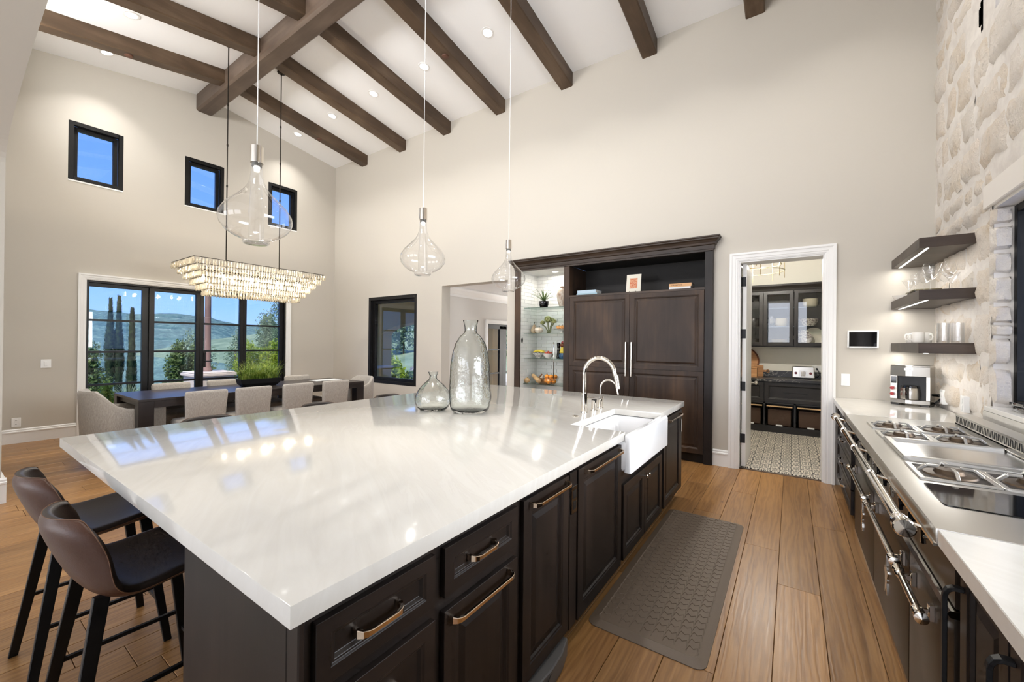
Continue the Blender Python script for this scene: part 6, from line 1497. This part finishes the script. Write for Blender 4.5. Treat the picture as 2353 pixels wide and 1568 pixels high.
# ------------------------------------------------------------------ outside: terrace, garden, hills
def groundmat(name, c0, c1, sc=3):
    m, nt, b = newmat(name); nt.links.new(ramp(nt, noise(nt, coords(nt), sc, 6, .6), [(.35, c0), (.65, c1)]), b.inputs['Base Color']); b.inputs['Roughness'].default_value = .95; return m
mb = MB(); mb.box(-13.2, XL-TH, -8, 16, -.2, -.06); mb.box(XL-TH-.01, 8, YB+TH+.01, 16, -.7, -.55); struct('terrace', mb, groundmat('terrace_stone', rgb(206, 198, 184), rgb(188, 180, 166)))
mb = MB(); nx, ny = 40, 40; vs = []
for j in range(ny+1):
    for i in range(nx+1):
        x = -13-(i/nx)**2*190; y = -60+j/ny*220; z = -.25-(i/nx)**1.5*42+mnoise.fractal(Vector((x*.05, y*.05, 0)), 1, 2, 3)*1.2*min(1, i/6)
        vs.append((x, y, z))
mb.add(vs, [(j*(nx+1)+i, j*(nx+1)+i+1, (j+1)*(nx+1)+i+1, (j+1)*(nx+1)+i) for j in range(ny) for i in range(nx)], True); struct('garden_slope', mb, groundmat('dry_grass', rgb(120, 128, 70), rgb(96, 112, 60), .4))
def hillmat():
    m, nt, b = newmat('haze_tinted_hill'); v = coords(nt); n1 = noise(nt, v, .16, 6, .75); n2 = noise(nt, v, .012, 3, .5)
    c = mixc(nt, .45, ramp(nt, n1, [(.4, rgb(58, 84, 80)), (.52, rgb(92, 120, 110)), (.62, rgb(134, 158, 136))]), ramp(nt, n2, [(.4, rgb(84, 110, 122)), (.6, rgb(116, 140, 140))]))  # distance haze put into the colour as a bluish tint
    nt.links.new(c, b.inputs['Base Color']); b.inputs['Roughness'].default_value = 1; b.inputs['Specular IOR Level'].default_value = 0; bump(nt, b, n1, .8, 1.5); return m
ridge_pts = [(-400, 38), (40, 34), (98, 30.5), (141, 27.7), (168, 31), (192, 29.7), (240, 20.4), (264, 19), (290, 20), (420, 24), (800, 40)]
def ridge_z(y):
    for (a, p), (b, q) in zip(ridge_pts, ridge_pts[1:]):
        if a <= y <= b:
            s = (y-a)/(b-a); s = s*s*(3-2*s); return p+(q-p)*s
    return 30
vs = []; nx, ny = 70, 130
for j in range(ny+1):
    for i in range(nx+1):
        x = -170-i/nx*560; y = -250+j/ny*900; k = min(1, i/nx*560/430); k = k*k*(3-2*k)
        yr = y*600/(-x) if i/nx*560 < 430 else y
        z = -62+(ridge_z(yr)+62)*k - max(0, (-x-600))*.25 + mnoise.fractal(Vector((x*.03, y*.03, 0)), 1, 2, 4)*4*(1-.6*k) + mnoise.noise(Vector((x*.25, y*.25, 3)))*1.2
        vs.append((x, y, z))
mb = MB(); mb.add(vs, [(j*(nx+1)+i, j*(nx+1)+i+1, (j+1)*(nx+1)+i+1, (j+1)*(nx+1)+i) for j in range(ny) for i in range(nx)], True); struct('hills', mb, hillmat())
def leaves(mb, c, R, n, size, rg, shell=.45, up=.0):
    for _ in range(n):
        d = Vector((rg.gauss(0, 1), rg.gauss(0, 1), rg.gauss(0, 1))).normalized(); q = shell+(1-shell)*rg.random()
        lump = 1+.22*mnoise.noise(d*2.3+Vector(c))
        p = Vector((c[0]+d.x*R[0]*q*lump, c[1]+d.y*R[1]*q*lump, c[2]+d.z*R[2]*q*lump))
        a = Vector((rg.gauss(0, 1), rg.gauss(0, 1), rg.gauss(0, 1)+up)).normalized(); b = a.orthogonal().normalized(); b = (b*math.cos(q*9)+a.cross(b)*math.sin(q*9)); s = size*rg.uniform(.6, 1.4)
        mb.add([p-a*s, p+b*s*.45, p+a*s, p-b*s*.45], [(0, 1, 2, 3)])
    return mb
M['leafdark'] = leafmat('cypress_green', rgb(40, 58, 44), rgb(58, 78, 54), rgb(84, 102, 64), .1, .8)
M['leafmid'] = leafmat('laurel_green', rgb(62, 88, 50), rgb(96, 122, 68), rgb(140, 158, 90), .3)
M['leafbright'] = leafmat('lime_green', rgb(112, 138, 40), rgb(160, 182, 60), rgb(206, 214, 100), .4)
M['leafgrey'] = leafmat('olive_grey', rgb(96, 118, 92), rgb(130, 150, 116), rgb(166, 180, 142), .3)
M['bark'] = plain('bark', rgb(92, 74, 58), .9)
def shrub(name, label, cat, base, R, h, n, size, mat, seed, group, lobes=5, trunk=.04):
    t = thing(name, label, cat, base, group=group); rg = random.Random(seed); mb = MB()
    for k in range(lobes):
        cx, cy, cz = rg.uniform(-.5, .5)*R, rg.uniform(-.5, .5)*R, h*(.3+.55*k/max(1, lobes-1)); s = 1-.35*k/max(1, lobes-1)
        leaves(mb, (cx, cy, cz), (R*.7*s, R*.7*s, h*.26), n//lobes, size, rg)
    o = mb.build('foliage', M[mat], t, local=True); o['kind'] = 'stuff'
    mb = MB(); mb.tube([(0, 0, -.1), (.02, .01, h*.4), (-.02, 0, h*.75)], [trunk, trunk*.8, trunk*.4], 7); mb.build('trunk', M['bark'], t, local=True); return t
def cypress(y, x, ztop, r, label, seed):
    zb = -1.6; t = thing('cypress_tree', label, 'tree', (x, y, zb), group='cypress trees outside the glass doors'); rg = random.Random(seed); H_ = ztop-zb; mb = MB()
    for _ in range(5200):
        u = rg.random(); z = u*H_; rad = r*min(1, (1-u)*3.2+.12)*(.75+.25*math.sin(u*11+seed)); a = rg.uniform(0, 2*PI); q = rad*(.5+.6*rg.random())
        p = Vector((q*math.cos(a), q*math.sin(a), z)); d = Vector((.35*math.cos(a), .35*math.sin(a), 1)).normalized(); s_ = rg.uniform(.04, .09); w = Vector((-math.sin(a), math.cos(a), 0))*s_*.3
        mb.add([p-w, p+w, p+d*s_*1.6], [(0, 1, 2)])
    o = mb.build('foliage', M['leafdark'], t, local=True); o['kind'] = 'stuff'
    mb = MB(); mb.tube([(0, 0, 0), (0, 0, H_*.75)], [r*.4, .01], 8); mb.build('trunk', M['bark'], t, local=True)
cypress(3.44, -18, 2.68, .13, 'left of two joined dark cypress spires outside the glass doors', 1)
cypress(3.64, -18, 2.78, .13, 'right and taller of two joined dark cypress spires outside the glass doors', 2)
cypress(3.96, -18, 2.40, .12, 'slimmer dark cypress just right of the joined pair', 3)
cypress(4.42, -18, 1.9, .11, 'shortest dark cypress beside the first door post', 4)
for k, (x, y, R, h, n, s, m, l) in enumerate((
    (-14.5, 2.35, .55, 1.35, 3600, .045, 'leafmid', 'green laurel shrub at the left edge of the glass doors'), (-13.9, 2.0, .3, .85, 1500, .04, 'leafmid', 'low green shrub in front of the laurel at the left edge'),
    (-14.5, 4.25, .38, 1.4, 3000, .04, 'leafmid', 'slim green shrub seen in the second door pane, left one'), (-14.5, 4.75, .36, 1.35, 2800, .04, 'leafmid', 'slim green shrub seen in the second door pane, right one'), (-17.5, 5.35, .7, 2.7, 3400, .038, 'leafgrey', 'tall airy grey green shrub behind the second door pane'),
    (-14.3, 5.9, .5, 1.45, 4600, .034, 'leafbright', 'lime green shrub seen through the third door pane'), (-14.0, 6.4, .45, 1.45, 4200, .034, 'leafbright', 'lime green shrub seen through the fourth door pane'), (-13.9, 6.75, .32, 1.45, 3000, .034, 'leafbright', 'lime green shrub at the right edge of the fourth door pane'),
    (-18, 7.0, .42, 3.0, 2000, .038, 'leafgrey', 'grey green tree behind the third door pane'), (-17, 8.05, .65, 3.9, 5200, .04, 'leafgrey', 'tallest grey green tree behind the fourth door pane'), (-19, 6.3, .45, 2.5, 1700, .038, 'leafgrey', 'round grey green shrub behind the patio column'))):
    zb = -.3 if x > -15.5 else -1.1
    shrub('garden_shrub', l, 'shrub', (x, y, zb), R, h+.2 if x > -15.5 else h, n, s, m, 30+k, 'shrubs outside the glass doors')
M['stucco'] = plain('pink_stucco', rgb(214, 198, 184), .85, nb=.3, nscale=60); M['stucco_shade'] = plain('shaded_stucco', rgb(140, 112, 104), .85)  # column stucco darkened so its shade sits in the colour
t = thing('garden_pier', 'pale stucco pier with flat cap on the terrace outside', 'pier', (-12, 4.09, -.06))
mb = MB(); mb.box(-.4, .4, -.4, .4, 0, .62); mb.build('shaft', M['stucco'], t, local=True); mb = MB(); mb.box(-.45, .45, -.45, .45, .62, .69); mb.box(-.42, .42, -.42, .42, .69, .72); mb.build('cap', M['stucco'], t, bevel=.01, local=True)
t = thing('terrace_column', 'slender stucco column rising from the garden pier', 'column', (-12.02, 4.06, .661))
mb = MB(); mb.lathe([(.1, 0), (.1, .05), (.085, .08), (.07, .12), (.062, 2.2), (.08, 2.26), (.1, 2.3), (.1, 2.4)], n=24); mb.build('shaft', M['stucco_shade'], t, local=True)
t = thing('fountain_grass', 'arching pale ornamental grass outside the first door pane', 'grass', (-12.1, 2.62, -.06)); rg = random.Random(8); mb = MB()
for k in range(220):
    a = rg.uniform(0, 2*PI); dx, dy = math.cos(a), math.sin(a); p = Vector((dx*.05, dy*.05, 0)); ang = rg.uniform(.1, .6); L = rg.uniform(.4, .75); vs = []
    for s in range(5):
        w = .006*(1-s/4.4); vs += [(p.x-dy*w, p.y+dx*w, p.z), (p.x+dy*w, p.y-dx*w, p.z)]; p = p+Vector((dx*math.sin(ang), dy*math.sin(ang), math.cos(ang)))*L/4; ang += .25
    mb.add(vs, [(2*s, 2*s+1, 2*s+3, 2*s+2) for s in range(4)])
o = mb.build('grass_blades', M['leafgrey'], t, local=True); o['kind'] = 'stuff'
shrub('pink_flowers', 'low mound of pink flowers outside the lower left door pane', 'flowers', (-11.2, 1.88, -.06), .22, .35, 900, .02, 'leafbright', 77, None, 3, .01)
M['pink'] = leafmat('pink_petal', rgb(190, 110, 136), rgb(212, 140, 160), rgb(226, 170, 186), .3)
for o in list(COL.objects):
    if o.parent and o.parent.name.startswith('pink_flowers') and o.name.startswith('foliage'): o.data.materials[0] = M['pink']
t = thing('yellow_shrub', 'small lime green shrub right behind the armchair outside', 'shrub', (-10.6, 1.98, -.06)); mb = MB(); leaves(mb, (0, 0, .42), (.12, .12, .3), 500, .04, random.Random(4), .2); o = mb.build('foliage', M['leafbright'], t, local=True); o['kind'] = 'stuff'
mb = MB(); mb.cyl((0, 0, 0), (0, 0, .4), .012, n=6); mb.build('trunk', M['bark'], t, local=True)
# porch behind the back wall, with its arch
M['tan'] = plain('tan_stucco', rgb(190, 160, 104), .85, nb=.2, nscale=50)
def porch():
    mb = MB(); n = 28; xc, a, b, zs, y0, y1 = -7.75, 1.82, .36, 1.61, 7.4, 7.75
    xs = [xc-a*math.cos(PI*i/n) for i in range(n+1)]; zz = [zs+b*math.sin(PI*i/n) for i in range(n+1)]
    for i in range(n):
        for y in (y0, y1): mb.add([(xs[i], y, zz[i]), (xs[i+1], y, zz[i+1]), (xs[i+1], y, 3.0), (xs[i], y, 3.0)], [(0, 1, 2, 3)])
        mb.add([(xs[i], y0, zz[i]), (xs[i+1], y0, zz[i+1]), (xs[i+1], y1, zz[i+1]), (xs[i], y1, zz[i])], [(0, 1, 2, 3)])
    mb.box(-13, xs[0], y0, y1, -.55, 3.0); mb.box(xs[-1], hx-.17, y0, y1, -.55, 3.0); return mb
struct('wall_porch', porch(), M['tan'])
mb = MB(); mb.box(-13, hx-.17, YB+TH+.02, 7.78, 2.62, 2.75); struct('ceiling_porch', mb, M['tan'])
t = thing('porch_pier', 'low tan pier with pale cap at the foot of the porch arch', 'pier', (-9.2, 7.14, -.55))
mb = MB(); mb.box(-.12, .14, -.2, .2, 0, 1.28); mb.build('shaft', M['tan'], t, local=True); mb = MB(); mb.box(-.16, .18, -.24, .24, 1.28, 1.33); mb.build('cap', M['stucco'], t, bevel=.005, local=True)
shrub('arch_shrub', 'bright lime shrub seen through the porch arch', 'shrub', (-12.05, 9.6, -.55), .55, 1.75, 2600, .075, 'leafbright', 51, 'garden behind the porch', 5)
shrub('arch_bush', 'low dark green bush below the boulders behind the porch', 'shrub', (-11.2, 9.6, -.55), .6, .9, 2000, .05, 'leafmid', 52, 'garden behind the porch', 4)
shrub('arch_grass', 'pale feathery tuft at the lower right of the back window', 'grass', (-9.7, 8.9, -.55), .5, .8, 2600, .035, 'leafgrey', 53, 'garden behind the porch', 4)
def rockmat():
    m, nt, b = newmat('grey_boulder'); n1 = noise(nt, coords(nt), 3, 7, .65); nt.links.new(ramp(nt, n1, [(.35, rgb(96, 92, 90)), (.55, rgb(160, 154, 150)), (.7, rgb(206, 200, 194))]), b.inputs['Base Color']); b.inputs['Roughness'].default_value = .9; bump(nt, b, n1, 1, .08); return m
M['rock'] = rockmat()
for k, (x, y, z, r, l) in enumerate(((-13.6, 13.4, .4, .9, 'grey boulder behind the lime shrub, left one'), (-11.0, 12.4, .5, 1.15, 'large grey boulder behind the porch arch, right one'), (-14.9, 15.5, .8, .8, 'small grey boulder farthest behind the porch arch'))):
    mb = MB(); mb.ball((0, 0, 0), r, 28, 18, (1.2, 1, .8), lambda d: 1+.28*mnoise.fractal(d*1.6+Vector((k*7, 0, 0)), 1, 2, 4)); tag(mb.build('boulder', M['rock'], off=None, angle=60), l, 'boulder', 'boulders behind the porch').location = (x, y, z-.6)
vs = []; nx, ny = 30, 20
for j in range(ny+1):
    for i in range(nx+1):
        x, y = -70+i/nx*75, 15+j/ny*60; vs.append((x, y, -.6+(j/ny)**.8*9+mnoise.fractal(Vector((x*.1, y*.1, 0)), 1, 2, 3)*1.0*min(1, j/2)))
mb = MB(); mb.add(vs, [(j*(nx+1)+i, j*(nx+1)+i+1, (j+1)*(nx+1)+i+1, (j+1)*(nx+1)+i) for j in range(ny) for i in range(nx)], True); struct('hillside', mb, groundmat('hillside_brush', rgb(96, 116, 90), rgb(136, 150, 120), .5))
for k in range(11):
    rg = random.Random(90+k); x, y = -42+k*3.1, 20+(k % 3)*3.2
    shrub('hillside_tree', f'grey green tree on the hillside behind the porch, {["first", "second", "third", "fourth", "fifth", "sixth", "seventh", "eighth", "ninth", "tenth", "eleventh", "twelfth", "thirteenth", "fourteenth", "fifteenth", "sixteenth"][k]} from the left', 'tree', (x, y, .2), 1.5, rg.uniform(3.2, 4.6), 1500, .16, 'leafgrey', 200+k, 'trees on the hillside behind the porch', 4)
